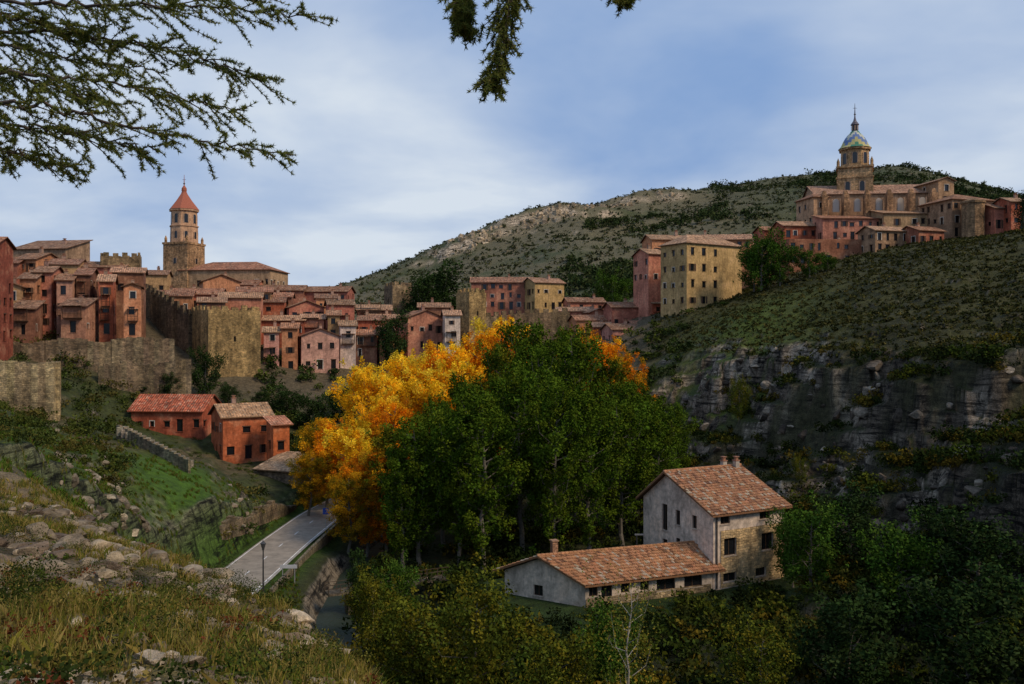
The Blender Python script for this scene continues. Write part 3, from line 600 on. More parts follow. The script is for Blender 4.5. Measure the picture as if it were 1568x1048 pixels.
# ------------------------------------------------------------------ church tower
def arch(B,cx,cy,z0,w,h,a,r,col=GL,dep=.05):
    n=(math.cos(a),math.sin(a)); t=(-n[1],n[0]); o=r+dep
    pts=[(-w/2,z0),(w/2,z0)]+[(w/2*math.cos(q*math.pi/8),z0+h-w/2+w/2*math.sin(q*math.pi/8)) for q in range(9)]
    B.poly([(cx+n[0]*o+t[0]*s,cy+n[1]*o+t[1]*s,z) for s,z in pts],'window_glass',col)
    for sgn in (-1,1):
        s=sgn*(w/2+.12); B.poly([(cx+n[0]*(o+.1)+t[0]*(s-.12),cy+n[1]*(o+.1)+t[1]*(s-.12),z0),(cx+n[0]*(o+.1)+t[0]*(s+.12),cy+n[1]*(o+.1)+t[1]*(s+.12),z0),(cx+n[0]*(o+.1)+t[0]*(s+.12),cy+n[1]*(o+.1)+t[1]*(s+.12),z0+h),(cx+n[0]*(o+.1)+t[0]*(s-.12),cy+n[1]*(o+.1)+t[1]*(s-.12),z0+h)],'plaster',(.45,.3,.2))
d=252; cx,cy=X(282,d),d; c1=(.52,.32,.17); par=empty('church_tower'); B=Bd()
q4=math.pi/4
B.ring(cx,cy,[(8,5.7),(Z(376,d),5.6),(Z(376,d),5.9),(Z(373,d),5.9)],4,'stone',c1,.5)
zb=Z(373,d); zt_=Z(322,d)
B.ring(cx,cy,[(zb,3.9),(zb+4.6,3.8),(zb+4.6,4.05),(zb+4.9,4.05),(zb+4.9,3.7),(zt_-.5,3.6),(zt_-.5,4.1),(zt_,4.1)],8,'plaster',(.56,.33,.19),.5+math.pi/8)
for i in range(8): arch(B,cx,cy,zb+5.5,1.0,2.6,.5+math.pi/4*i+math.pi/4,3.65*math.cos(math.pi/8)); 
for i in range(8): arch(B,cx,cy,zb+1.2,.8,2.0,.5+math.pi/4*i+math.pi/4,3.86*math.cos(math.pi/8))
for i in range(4): arch(B,cx,cy,zb-6,.8,1.6,.5+math.pi/2*i+math.pi/4,5.65*math.cos(q4))
for i in range(4): a=.5+math.pi/2*i; B.ring(cx+4.9*math.cos(a),cy+4.9*math.sin(a),[(zb,.4),(zb+1.2,.4),(zb+2,.05)],6,'stone',c1)
B.obj('tower_shaft',par); B=Bd()
B.ring(cx,cy,[(zt_,4.2),(zt_+2.6,2.2),(zt_+4.6,.9),(zt_+5.4,.6),(zt_+5.4,.75),(zt_+6.2,.7),(zt_+7,.15),(zt_+10,.05)],8,'terracotta',(.38,.12,.07),.5+math.pi/8)
B.box((cx,cy,zt_+8.6),1.0,.08,.08,'metal_paint',(.05,.05,.05)); B.ring(cx,cy,[(zt_+7.2,.05),(zt_+7.5,.35),(zt_+7.8,.05)],8,'metal_paint',(.1,.08,.05)); B.obj('spire',par)
# ------------------------------------------------------------------ cathedral
par=empty('cathedral'); cc=(.50,.29,.155)
def sub(*a,**k):
    o=th(*a,**k); o.parent=par; return o
sub(1232,1442,294,350,242,-6,c=cc,roof='gable',dep=17,rise=3.6,name='nave',chim=0,ops=[[],[],[],[]],rc=(.38,.2,.12))
sub(1226,1262,300,345,240,12,c=(.46,.27,.15),roof='hip',dep=9,rise=1.4,name='west_chapel',chim=0)
sub(1250,1345,334,368,232,2,c=(.48,.20,.12),roof='shed',dep=7,rise=1.6,name='aisle',chim=0)
sub(1340,1425,326,368,230,4,c=(.46,.28,.15),roof='shed',dep=7,rise=1.6,name='aisle',chim=0)
sub(1408,1446,276,330,238,10,c=(.46,.27,.15),roof='gabley',dep=12,name='transept',chim=0)
sub(1418,1512,304,362,222,14,c=(.38,.21,.12),roof='hip',dep=12,rise=2.2,name='chapter_house',chim=0)
B=Bd()
for i in range(6):
    u=1262+i*31; dd=240.5-i*.3; x=X(u,dd)
    B.box((x,dd-1.0+1.2-i*.9,Z(350,dd)),1.5,2.6,Z(300,dd)-Z(350,dd),'stone',cc,-.1)
    B.box((x,dd-1.0+1.2-i*.9,Z(300,dd)),1.2,1.8,1.2,'stone',cc,-.1,.6)
for i in range(5):
    u=1278+i*31; dd=242; arch(B,X(u,dd),dd-1.2-i*.75+.9,Z(326,dd),1.6,3.6,-math.pi/2-.1,.9,col=(.5,.42,.33))
x,y=X(1490,219),219; B.ring(x,y,[(12,2.6),(Z(312,219),2.6),(Z(312,219),2.9),(Z(309,219),2.9),(Z(303,219),.2)],10,'stone',(.38,.24,.13))
B.obj('buttresses',par)
d=248; cx,cy=X(1309,d+4),d+4; B=Bd(); tc=(.62,.40,.21)
z_a=Z(254,d);z_b=Z(224,d); a0=.42
B.ring(cx,cy,[(20,6.7),(z_a-3.4,6.7),(z_a-3.4,7.0),(z_a-3.0,7.0),(z_a-3.0,6.5),(z_a-.5,6.4),(z_a-.5,7.0),(z_a,7.0)],4,'stone',tc,a0)
B.ring(cx,cy,[(z_a,4.1),(z_b-.6,4.0),(z_b-.6,4.5),(z_b,4.6)],8,'stone',tc,a0+math.pi/8)
for i in range(8): arch(B,cx,cy,z_a+.9,1.2,3.1,a0+math.pi/4*i,4.05*math.cos(math.pi/8))
for i in range(4):
    a=a0+math.pi/2*i+q4
    for s in (-1.9,1.9): arch(B,cx-math.sin(a)*s,cy+math.cos(a)*s,z_a-7.2,1.2,2.8,a,6.7*math.cos(q4))
for i in range(4): a=a0+math.pi/2*i; B.ring(cx+6.2*math.cos(a),cy+6.2*math.sin(a),[(z_a,.45),(z_a+1.3,.45),(z_a+2.3,.05)],6,'stone',tc)
B.obj('bell_tower',par); B=Bd()
pal=[(.08,.22,.14),(.48,.42,.18),(.14,.20,.36),(.5,.5,.40)]
zd=[(z_b,4.5),(z_b+.6,3.9),(z_b+1.4,3.5),(z_b+2.2,3.15),(z_b+3,2.7),(z_b+3.8,2.1),(z_b+4.5,1.4),(z_b+5,1.1)]
B.ring(cx,cy,zd,24,'terracotta',pal[0],a0,colf=lambda k,i:pal[((k+abs((i%6)-3))//2)%4])
z=z_b+5
B.ring(cx,cy,[(z,1.1),(z,.85),(z+1.8,.85),(z+1.8,1.15),(z+2.0,1.15),(z+3,.45),(z+4,.2),(z+8,.05)],8,'stone',(.32,.30,.36),a0)
for i in range(8): arch(B,cx,cy,z+.3,.4,1.3,a0+math.pi/4*i+math.pi/8,.85*math.cos(math.pi/8))
B.ring(cx,cy,[(z+4.6,.05),(z+4.9,.35),(z+5.2,.05)],8,'metal_paint',(.1,.08,.05)); B.box((cx,cy,z+6.6),1.1,.08,.08,'metal_paint',(.05,.05,.05)); B.obj('tiled_dome',par)
# ------------------------------------------------------------------ street furniture
B=Bd(); d=86; x=X(403,d); z=float(Hq(x,d))
B.ring(x,d,[(z-.3,.12),(z+.8,.1),(z+.8,.08),(z+4.0,.06)],8,'metal_paint',(.03,.03,.03)); B.ring(x,d,[(z+4.0,.1),(z+4.1,.12),(z+4.6,.26),(z+4.65,.3),(z+4.85,.1),(z+4.95,.03)],6,'metal_paint',(.06,.06,.06)); B.obj('street_lamp')
B=Bd(); x,y=X(975,90),90; z=-24
B.ring(x,y,[(z,.1),(z+4.5,.06)],8,'metal_paint',(.04,.04,.04)); B.box((x+.25,y,z+4.4),.9,.2,.12,'metal_paint',(.2,.2,.2)); B.obj('street_lamp')
B=Bd(); x,y=X(442,88),88; z=float(Hq(x,y)); 
for s in (-.6,.6): B.ring(x+s,y,[(z-.2,.04),(z+2,.04)],6,'metal_paint',(.3,.3,.3))
B.box((x,y-.06,z+1.6),1.7,.05,.35,'metal_paint',(.55,.55,.55)); B.obj('direction_sign')
B=Bd(); x,y=X(499,113),113; z=float(Hq(x,y))
B.ring(x,y,[(z-.2,.04),(z+2.8,.04)],6,'metal_paint',(.3,.3,.3)); B.box((x,y-.06,z+1.9),.75,.05,.8,'metal_paint',(.03,.08,.4)); B.obj('traffic_sign')
# ------------------------------------------------------------------ vegetation kit
def leafquads(Cn,size,rs,asp=.6):
    n=len(Cn); a=rs.normal(size=(n,3)); a/=np.linalg.norm(a,axis=1,keepdims=True); b=np.cross(a,rs.normal(size=(n,3))); b/=np.linalg.norm(b,axis=1,keepdims=True)
    s=np.broadcast_to(np.asarray(size),(n,))[:,None]*rs.uniform(.6,1.3,(n,1))
    V=np.stack([Cn-a*s,Cn-b*s*asp,Cn+a*s,Cn+b*s*asp],1).reshape(-1,3); return V,np.arange(n*4).reshape(n,4)
def tube(P,r,n=6):
    P=np.asarray(P,float); r=np.asarray(r,float); T=np.gradient(P,axis=0); T/=np.maximum(np.linalg.norm(T,axis=1,keepdims=True),1e-9)
    ref=np.where(np.abs(T[:,2:3])>.9,np.array([[1.,0,0]]),np.array([[0,0,1.]])); A=np.cross(T,ref); A/=np.linalg.norm(A,axis=1,keepdims=True); Bv=np.cross(T,A)
    an=np.arange(n)*2*np.pi/n; V=(P[:,None]+r[:,None,None]*(A[:,None]*np.cos(an)[None,:,None]+Bv[:,None]*np.sin(an)[None,:,None])).reshape(-1,3)
    m=len(P); i=np.arange(m-1)[:,None]; j=np.arange(n)[None]; jj=(j+1)%n
    return V,np.stack([i*n+j+0*i,i*n+jj,(i+1)*n+jj,(i+1)*n+j],-1).reshape(-1,4)
class Acc:
    def __init__(s): s.V=[];s.F=[];s.C=[];s.M=[];s.n=0
    def add(s,V,Fc,c,m=0):
        s.V.append(V); s.F.append(Fc+s.n); s.n+=len(V); s.C.append(np.broadcast_to(np.asarray(c,float),(len(V),3))); s.M.append(np.full(len(Fc),m))
    def mesh(s,name,mats,link=True,smooth=False):
        return np_mesh(name,np.concatenate(s.V),s.F,np.concatenate(s.C),mats,s.M,smooth=smooth,link=link)
def tree_mesh(seed,H=24,W=4.2,nleaf=16000,cols_=((.05,.09,.015),),crown0=.16,leaf=.19,bark=(.16,.14,.11),nl=40,shape=1.0,tr=.32,mat=None,top=.0):
    rs=np.random.default_rng(seed); A=Acc()
    t=np.linspace(0,1,10); wob=np.cumsum(rs.normal(0,.18,(10,2)),0)*(H/24); trk=np.stack([wob[:,0],wob[:,1],t*H*.96],1); V,Fc=tube(trk,tr*(1-t)**.8+.02,8); A.add(V,Fc,bark,1)
    cl=[]
    for i in range(nl):
        t0=crown0+(.95-crown0)*(i+.5)/nl; p=np.array([np.interp(t0,t,trk[:,0]),np.interp(t0,t,trk[:,1]),t0*H*.96])
        prof=max(.12,(math.sin(math.pi*min(1,((t0-crown0*.5)/(1-crown0*.5)))**shape))**.6); az=i*2.4+rs.uniform(-.5,.5); L_=W*prof*rs.uniform(.5,1.2)
        rise=L_*rs.uniform(.5,1.5); e=p+np.array([math.cos(az)*L_,math.sin(az)*L_,rise]); mid=(p+e)/2+np.array([math.cos(az),math.sin(az),-.6])*.25*L_
        V,Fc=tube([p,mid,e],np.array([.09,.06,.02])*tr/.32,5); A.add(V,Fc,bark,1)
        for f in (.45,.7,1.0):
            cl.append((p*(1-f)**2+2*mid*f*(1-f)+e*f*f, .45+.6*L_/W*(.6+.4*f)))
            q=cl[-1][0]+rs.normal(0,.9,3)*[1,1,1.3]; cl.append((q,.35+.4*rs.random()))
    cl.append((np.array([*trk[-1][:2],H*.98]),.5)); cl.append((np.array([*trk[-1][:2],H*1.02]),.3))
    cen=np.array([c[0] for c in cl]); rad=np.array([c[1] for c in cl]); w=rad**2; w/=w.sum(); k=rs.choice(len(cl),nleaf,p=w)
    off=rs.normal(size=(nleaf,3)); off/=np.linalg.norm(off,axis=1,keepdims=True); off*=rs.random((nleaf,1))**.5*1.12
    Cn=cen[k]+off*rad[k][:,None]*np.array([1,1,1.3]); V,Fc=leafquads(Cn,leaf,rs)
    pal=np.array(cols_); ci=rs.integers(0,len(pal),len(cl)); lc=pal[ci[k]]*(rs.uniform(.7,1.25,(len(cl),1))[k])*rs.uniform(.7,1.3,(nleaf,1))
    A.add(V,Fc,np.repeat(lc,4,0),0); return A.mesh('tree_mesh',[mat or M_LEAF,M_BARK],link=False)
GR=((.060,.105,.009),(.076,.118,.010),(.048,.088,.008),(.085,.115,.009),(.064,.105,.009))
GY=((.07,.105,.009),(.10,.12,.010),(.15,.135,.010),(.06,.095,.009))
YL=((.95,.66,.03),(.97,.58,.02),(.92,.68,.05),(.95,.50,.015))
OR=((.94,.38,.012),(.88,.29,.010),(.92,.48,.02),(.68,.25,.015),(.94,.56,.02))
RD=((.74,.22,.012),(.55,.22,.014),(.84,.34,.012),(.44,.26,.015),(.28,.17,.012))
OL=((.62,.32,.015),(.42,.26,.015),(.20,.16,.012),(.80,.44,.02))
gm=[tree_mesh(s,cols_=GR) for s in (1,2,3)]+[tree_mesh(4,cols_=GY)]
ym=[tree_mesh(5,cols_=YL,mat=M_YLEAF),tree_mesh(6,cols_=YL,mat=M_YLEAF)]; om=[tree_mesh(7,cols_=OR,mat=M_YLEAF)]; lm_=[tree_mesh(8,cols_=OL,mat=M_YLEAF)]; dm=tree_mesh(9,cols_=RD,mat=M_YLEAF)
def plant(me,u,d,vt,name='poplar_tree',wx=1.0,H0=24):
    x=X(u,d); z=float(Hq(x,d)); h=Z(vt,d)-z; o=bpy.data.objects.new(name,me); scn.collection.objects.link(o)
    o.location=(x,d,z-.3); s=h/H0; o.scale=(wx*(.35+.65*s),wx*(.35+.65*s),s); o.rotation_euler=(0,0,random.uniform(0,6.28)); return o
for i,(u,d,vt) in enumerate([(612,108,650),(645,99,645),(662,120,615),(702,98,615),(712,125,575),(745,96,600),(758,120,528),(800,102,560),(830,125,495),(850,97,585),(885,118,508),(905,99,600),(935,122,545),(955,104,610),(985,120,585),(1010,108,635),(1030,125,620),(792,140,498),(870,135,500),(725,110,590),(965,112,585),(678,108,628),(620,98,690),(820,112,530)]):
    plant(gm[i%3] if i%6 else gm[3],u,d,vt,wx=random.uniform(.85,1.1))
for m,u,d,vt in [(ym[0],555,138,548),(ym[1],590,134,572),(dm,520,124,650),(ym[1],575,128,605),(lm_[0],480,128,640),(om[0],500,124,645),(ym[0],540,116,645),(ym[0],632,146,536),(om[0],662,144,530),(ym[1],695,146,524),(om[0],732,148,518),(ym[1],778,154,488),(om[0],772,150,496),(om[0],900,150,510),(lm_[0],470,120,690),(om[0],562,108,690),(lm_[0],530,106,720),(ym[1],612,142,540),(dm,588,108,670),(ym[0],650,138,552),(om[0],930,152,522),(dm,952,150,542),(ym[0],680,138,554),(ym[1],715,140,550),(om[0],600,126,612),(dm,548,112,700)]:
    plant(m,u,d,vt)
rm=[tree_mesh(11,H=10,W=3.6,nleaf=7000,cols_=((.050,.10,.012),(.045,.09,.012),(.065,.11,.014)),crown0=.12,leaf=.18,nl=22,shape=.8,tr=.2),tree_mesh(12,H=10,W=3.4,nleaf=7000,cols_=((.028,.052,.013),(.034,.053,.016),(.025,.043,.012)),crown0=.08,leaf=.18,nl=22,shape=.8,tr=.2),tree_mesh(13,H=10,W=3.4,nleaf=7000,cols_=((.10,.11,.012),(.14,.12,.012),(.07,.09,.012)),crown0=.08,leaf=.16,nl=22,shape=.8,tr=.15)]
for m,u,d,vt,w in [(0,1240,82,785,1.0),(0,1215,86,800,.8),(0,1165,200,368,1.1),(0,1195,199,375,1.1),(0,1240,196,385,1.2),(0,1155,204,385,1.1),(0,1268,200,392,1.0),(1,315,168,542,1.0),(1,150,165,560,1.0),(1,110,160,560,.9),(1,600,205,490,.9),(1,670,238,422,1.5),(1,650,232,440,1.2),(0,1005,232,430,1.0),(0,940,280,425,1.3),(1,440,168,598,1.3),(1,480,160,612,1.2),(1,400,170,600,1.0),(1,220,162,590,.9),(1,180,160,585,.9),(1,260,164,575,1.0),(1,350,166,590,1.),(1,520,172,600,1.1),(1,830,262,458,1.0),(1,1500,75,800,1.2),(0,1380,78,820,1.0),(2,1130,138,582,.6),(0,1075,205,470,.8),(0,1110,200,462,.8),(1,1300,92,760,1.1),(1,1440,84,790,1.1),(2,1400,112,610,.5),(2,1225,112,700,.5),(2,640,56,925,.9),(2,575,70,885,.7),(0,610,76,868,.7),(1,555,78,862,.6),(2,720,54,905,.9),(2,860,50,980,.8),(2,1160,56,965,.8),(1,1300,60,920,1.1),(1,1480,60,900,1.2),(0,930,58,955,.8)]:
    plant(rm[m],u,d,vt,'broadleaf_tree',w,10)
cyp=tree_mesh(15,H=10,W=1.0,nleaf=4000,cols_=((.02,.035,.012),),crown0=.03,leaf=.14,nl=26); plant(cyp,1566,200,292,'cypress_tree',1.2,10)
bm=tree_mesh(21,H=10,W=1.7,nleaf=2600,cols_=((.26,.20,.03),(.12,.13,.02),(.10,.12,.02)),crown0=.2,leaf=.07,bark=(.38,.34,.28),nl=20,tr=.08); plant(bm,965,48,885,'birch_tree',.9,10)
def shrubs(name,P,S,cols_,nl=120,leaf=.12,mat=None,seed=0,flat=.75):
    rs=np.random.default_rng(seed+100); n=len(P); P=np.asarray(P,float); S=np.asarray(S,float); m=6
    sub=rs.normal(size=(n,m,3))*[.45,.45,.3]*S[:,None,None]; sub[:,:,2]=np.abs(sub[:,:,2])+S[:,None]*.35
    k=rs.integers(0,m,(n,nl)); off=rs.normal(size=(n,nl,3)); off/=np.linalg.norm(off,axis=2,keepdims=True); off*=rs.random((n,nl,1))**.4*S[:,None,None]*.5*[1,1,flat]
    Cn=P[:,None]+np.take_along_axis(sub,k[...,None].repeat(3,2),1)+off
    pal=np.array(cols_); c=pal[rs.integers(0,len(pal),n)]; br=rs.uniform(.7,1.3,(n,m)); lc=c[:,None]*np.take_along_axis(br,k,1)[...,None]*rs.uniform(.6,1.4,(n,nl,1))
    V,Fc=leafquads(Cn.reshape(-1,3),np.repeat(leaf*np.clip(S,.4,3),nl),rs)
    return np_mesh(name,V,[Fc],np.repeat(lc.reshape(-1,3),4,0),[mat or M_LEAF])
def scat(n,u0,u1,d0,d1,rs,p=1):
    u=rs.uniform(u0,u1,n); d=d0+(d1-d0)*rs.random(n)**p; x=(u-784)*d/F; return x,d,Hq(x,d),u
def okmask(x,y,lot=7.2):
    a,_=pld(x,y,ROAD); b,_=pld(x,y,LOT); c,_=pld(x,y,RIV); return (a>4.4)&(b>lot)&(c>1.8)
def gradq(x,y): return np.hypot(Hq(x+.6,y)-Hq(x-.6,y),Hq(x,y+.6)-Hq(x,y-.6))/1.2
rs=np.random.default_rng(5)
DK=((.015,.024,.006),(.020,.031,.008),(.028,.038,.008),(.040,.044,.009),(.013,.019,.006));  # gorge greens darkened: vignette shade is put into the leaf colour
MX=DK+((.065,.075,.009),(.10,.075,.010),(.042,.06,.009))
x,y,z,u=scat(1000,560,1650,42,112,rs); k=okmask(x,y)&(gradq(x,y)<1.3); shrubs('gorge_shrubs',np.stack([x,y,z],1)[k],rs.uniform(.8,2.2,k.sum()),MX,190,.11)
x,y,z,u=scat(170,560,1000,42,62,rs); shrubs('valley_shrubs',np.stack([x,y,z],1),rs.uniform(1.2,2.8,170),((.13,.12,.013),(.075,.095,.010),(.19,.13,.013),(.045,.07,.010)),320,.075,seed=2)
x,y,z,u=scat(260,740,1300,73,82,rs); k=okmask(x,y,6.4)&(y<84+.4*(x-10)-4.6); shrubs('garden_shrubs',np.stack([x,y,z-.2],1)[k],rs.uniform(.3,.7,k.sum()),((.05,.08,.012),(.03,.05,.010),(.08,.09,.012),(.10,.07,.012)),150,.11,seed=22)
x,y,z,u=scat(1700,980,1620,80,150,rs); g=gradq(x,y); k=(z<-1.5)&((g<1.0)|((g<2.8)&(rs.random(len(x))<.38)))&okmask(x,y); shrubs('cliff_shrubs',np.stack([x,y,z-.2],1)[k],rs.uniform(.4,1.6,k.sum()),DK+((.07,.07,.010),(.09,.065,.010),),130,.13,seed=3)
x,y,z,u=scat(9000,1000,1640,112,235,rs); k=z>-2.5; shrubs('hillside_tufts',np.stack([x,y,z-.1],1)[k],rs.uniform(.25,.65,k.sum()),((.058,.058,.016),(.038,.042,.012),(.076,.065,.019),(.025,.027,.009)),12,.4,seed=4)
x,y,z,u=scat(680,-60,470,55,178,rs); k=okmask(x,y)&~((u>195)&(u<335)&(y>78)&(y<118))&~((u>195)&(y>118)&(y<150)); shrubs('bank_shrubs',np.stack([x,y,z],1)[k],rs.uniform(.5,1.9,k.sum())*np.clip(y[k]/120,.5,1.2),((.045,.06,.013),(.065,.075,.014),(.03,.042,.012),(.09,.075,.018)),140,.12,seed=6)
x,y,z,u=scat(70,200,460,120,148,rs); shrubs('yard_shrubs',np.stack([x,y,z-.1],1),rs.uniform(.3,.7,len(x)),((.045,.06,.013),(.065,.08,.014)),100,.14,seed=16)
x,y,z,u=scat(330,400,1050,152,205,rs); shrubs('slope_shrubs',np.stack([x,y,z],1),rs.uniform(.9,2.2,len(x)),((.04,.06,.014),(.06,.075,.014),(.03,.045,.013)),120,.17,seed=7)
x,y,z,u=scat(11000,500,1650,320,850,rs); S=rs.uniform(.7,2.2,len(x)); shrubs('hill_scrub',np.stack([x,y,z-.4],1),S,((.05,.058,.024),(.065,.07,.028),(.04,.047,.02)),12,.42,seed=8)
x,y,z,u=scat(3600,850,1650,320,780,rs); nn=fbm(x,y,60,3,77); k=((nn>.14)&(y<640))|((nn>-.05)&(u>1090)&(y>560)); shrubs('hill_pine_wood',np.stack([x,y,z],1)[k],rs.uniform(2.0,4.5,k.sum()),((.032,.048,.016),(.042,.055,.018)),60,.26,seed=9,flat=1.1)
# rocks
b_=bmesh.new(); bmesh.ops.create_icosphere(b_,subdivisions=3,radius=1); iv=np.array([v.co[:] for v in b_.verts]); ifc=np.array([[v.index for v in f.verts] for f in b_.faces]); b_.free()
def rocks(name,P,S,cols_,flat=.6,seed=0,sink=.25,box=False):
    rs=np.random.default_rng(seed+50); n=len(P); P=np.asarray(P,float); V=np.repeat(iv[None],n,0)
    for q in range(11):
        nr=rs.normal(size=(n,3)); 
        if box and q<6: nr=np.zeros((n,3)); nr[:,q//2]=1-2*(q%2); nr+=rs.normal(0,.18,(n,3))
        nr/=np.linalg.norm(nr,axis=1,keepdims=True); h=rs.uniform(.42,.8,(n,1)); e=np.maximum(0,np.einsum('nvk,nk->nv',V,nr)-h); V=V-e[...,None]*nr[:,None]
    sc=rs.uniform(.6,1.4,(n,3))*np.array([1,.9,flat]); V=V*sc[:,None]
    a=rs.uniform(0,6.28,n); ca,sa=np.cos(a)[:,None],np.sin(a)[:,None]; V=np.stack([V[...,0]*ca-V[...,1]*sa,V[...,0]*sa+V[...,1]*ca,V[...,2]],-1)
    S=np.asarray(S); V=V*S[:,None,None]+P[:,None]; V[...,2]+=(S*flat*(.5-sink))[:,None]*.6
    Fc=(ifc[None]+(np.arange(n)*len(iv))[:,None,None]).reshape(-1,3); pal=np.array(cols_); c=pal[rs.integers(0,len(pal),n)]*rs.uniform(.7,1.25,(n,1))
    return np_mesh(name,V.reshape(-1,3),[Fc],np.repeat(c,len(iv),0),[MATS[MI['rock']]])
RC=((.38,.29,.18),(.29,.22,.14),(.46,.36,.24),(.20,.14,.09))
x,y,z,u=scat(3600,-150,640,3.3,34,rs,1.25); k=fbm(x,y,2.5,3,31)<.13; x,y,z=x[k],y[k],z[k]; S=(.02+.18*rs.random(len(x))**3.8)*np.clip(y/9,.6,2.2); rocks('foreground_rocks',np.stack([x,y,z],1),S,RC,seed=1)
bx=[(485,16,.42),(455,19,.4),(520,15,.25),(330,24,.5),(300,25,.35),(420,21,.3),(250,22,.3),(200,27,.45),(150,26,.3),(60,20,.25),(380,20,.25),(350,23,.4),(270,26,.4),(230,28,.5),(400,22,.35),(120,9,.12),(300,9,.14),(420,10,.16),(220,12,.2)]
rocks('boulders',[(X(u,d),d,float(Hq(X(u,d),d))) for u,d,s in bx],[s for *_,s in bx],((.52,.40,.26),(.42,.33,.22)),seed=2,flat=.7)
x,y,z,u=scat(2600,60,440,40,112,rs); g=gradq(x,y); k=(g>.9)&okmask(x,y)&~((u>195)&(u<335)&(y>82)); k&=rs.random(len(x))<.5; rocks('ledge_rocks',np.stack([x,y,z],1)[k],rs.uniform(.2,.8,k.sum()),((.27,.21,.14),(.21,.165,.105),(.36,.29,.19)),.7,3,.5)
x,y,z,u=scat(5200,960,1640,76,160,rs); g=gradq(x,y); k=(g>1.6)&okmask(x,y); k&=rs.random(len(x))<.24; rocks('cliff_rocks',np.stack([x,y,z],1)[k],rs.uniform(.4,1.3,k.sum()),((.16,.125,.088),(.105,.08,.056),(.27,.22,.16),(.08,.062,.045)),.8,4,.75)
x,y,z,u=scat(9000,690,1045,600,780,rs); rim=np.interp(u,[700,860,1000,1060],[650,667,712,730]); rim=rim-fbm(x,y,40,3,63)*20; k=(np.abs(y-rim)<9)&(fbm(x,y,22,3,91)>-.12); x,y,z=x[k][:420],y[k][:420],z[k][:420]; rocks('ridge_crags',np.stack([x,y,z-1.2],1),rs.uniform(1.2,3.4,len(x)),((.44,.33,.21),(.34,.26,.165),(.50,.385,.25)),1.2,5,.6,True)
x,y,z,u=scat(4500,560,1450,420,800,rs); k=(rs.random(len(x))<.2); rocks('hill_outcrops',np.stack([x,y,z-.3],1)[k],rs.uniform(.7,2.2,k.sum()),((.28,.225,.145),(.22,.18,.12)),.5,6,.6,True)
def grass(name,n,u0,u1,d0,d1,h0,h1,w,cols_,seed,thr=-.1,p=1.0):
    rs=np.random.default_rng(seed); nt=n//14; x,y,z,u=scat(nt,u0,u1,d0,d1,rs,p); k=fbm(x,y,2.5,3,31)>thr; x,y=x[k],y[k]
    x=np.repeat(x,14)+rs.normal(0,.07,len(x)*14); y=np.repeat(y,14)+rs.normal(0,.07,len(y)*14); z=Hq(x,y)-.02; m=len(x); a_,_=pld(x,y,ROAD); k=a_>4.0; x,y,z=x[k],y[k],z[k]; m=len(x)
    a=rs.uniform(0,6.28,m); h=rs.uniform(h0,h1,m); le=rs.normal(0,.35,(m,2))*h[:,None]; dx=np.cos(a)*w*np.clip(y/8,.8,3);dy=np.sin(a)*w
    b=np.stack([x,y,z],1); o=np.stack([dx,dy,0*x],1); mid=b+np.stack([le[:,0]*.3,le[:,1]*.3,h*.6],1); tip=b+np.stack([le[:,0],le[:,1],h],1)
    V=np.stack([b-o,b+o,mid+o*.6,tip,mid-o*.6],1).reshape(-1,3); pal=np.array(cols_); c=pal[rs.integers(0,len(pal),m)]*rs.uniform(.7,1.3,(m,1))
    return np_mesh(name,V,[np.arange(m*5).reshape(m,5)],np.repeat(c,5,0),[M_GRASS])
grass('dry_grass',110000,-120,700,3,36,.06,.3,.005,((.25,.18,.045),(.16,.145,.022),(.10,.125,.018),(.31,.23,.07)),3,-.03)
grass('bank_grass',60000,-60,460,36,118,.15,.4,.022,((.08,.11,.018),(.07,.14,.013),(.14,.12,.03)),4,-.3)
x,y,z,u=scat(480,-100,620,4,34,rs,1.1); shrubs('low_herbs',np.stack([x,y,z],1),rs.uniform(.08,.3,len(x)),((.065,.095,.013),(.12,.11,.022),(.032,.046,.011),(.15,.11,.03),(.12,.035,.015)),110,.05,seed=12)
x,y,z,u=scat(34,-60,520,7,30,rs,1.1); shrubs('broom_bush',np.stack([x,y,z],1),rs.uniform(.3,.65,34),((.032,.045,.010),(.055,.065,.013)),800,.028,seed=13)
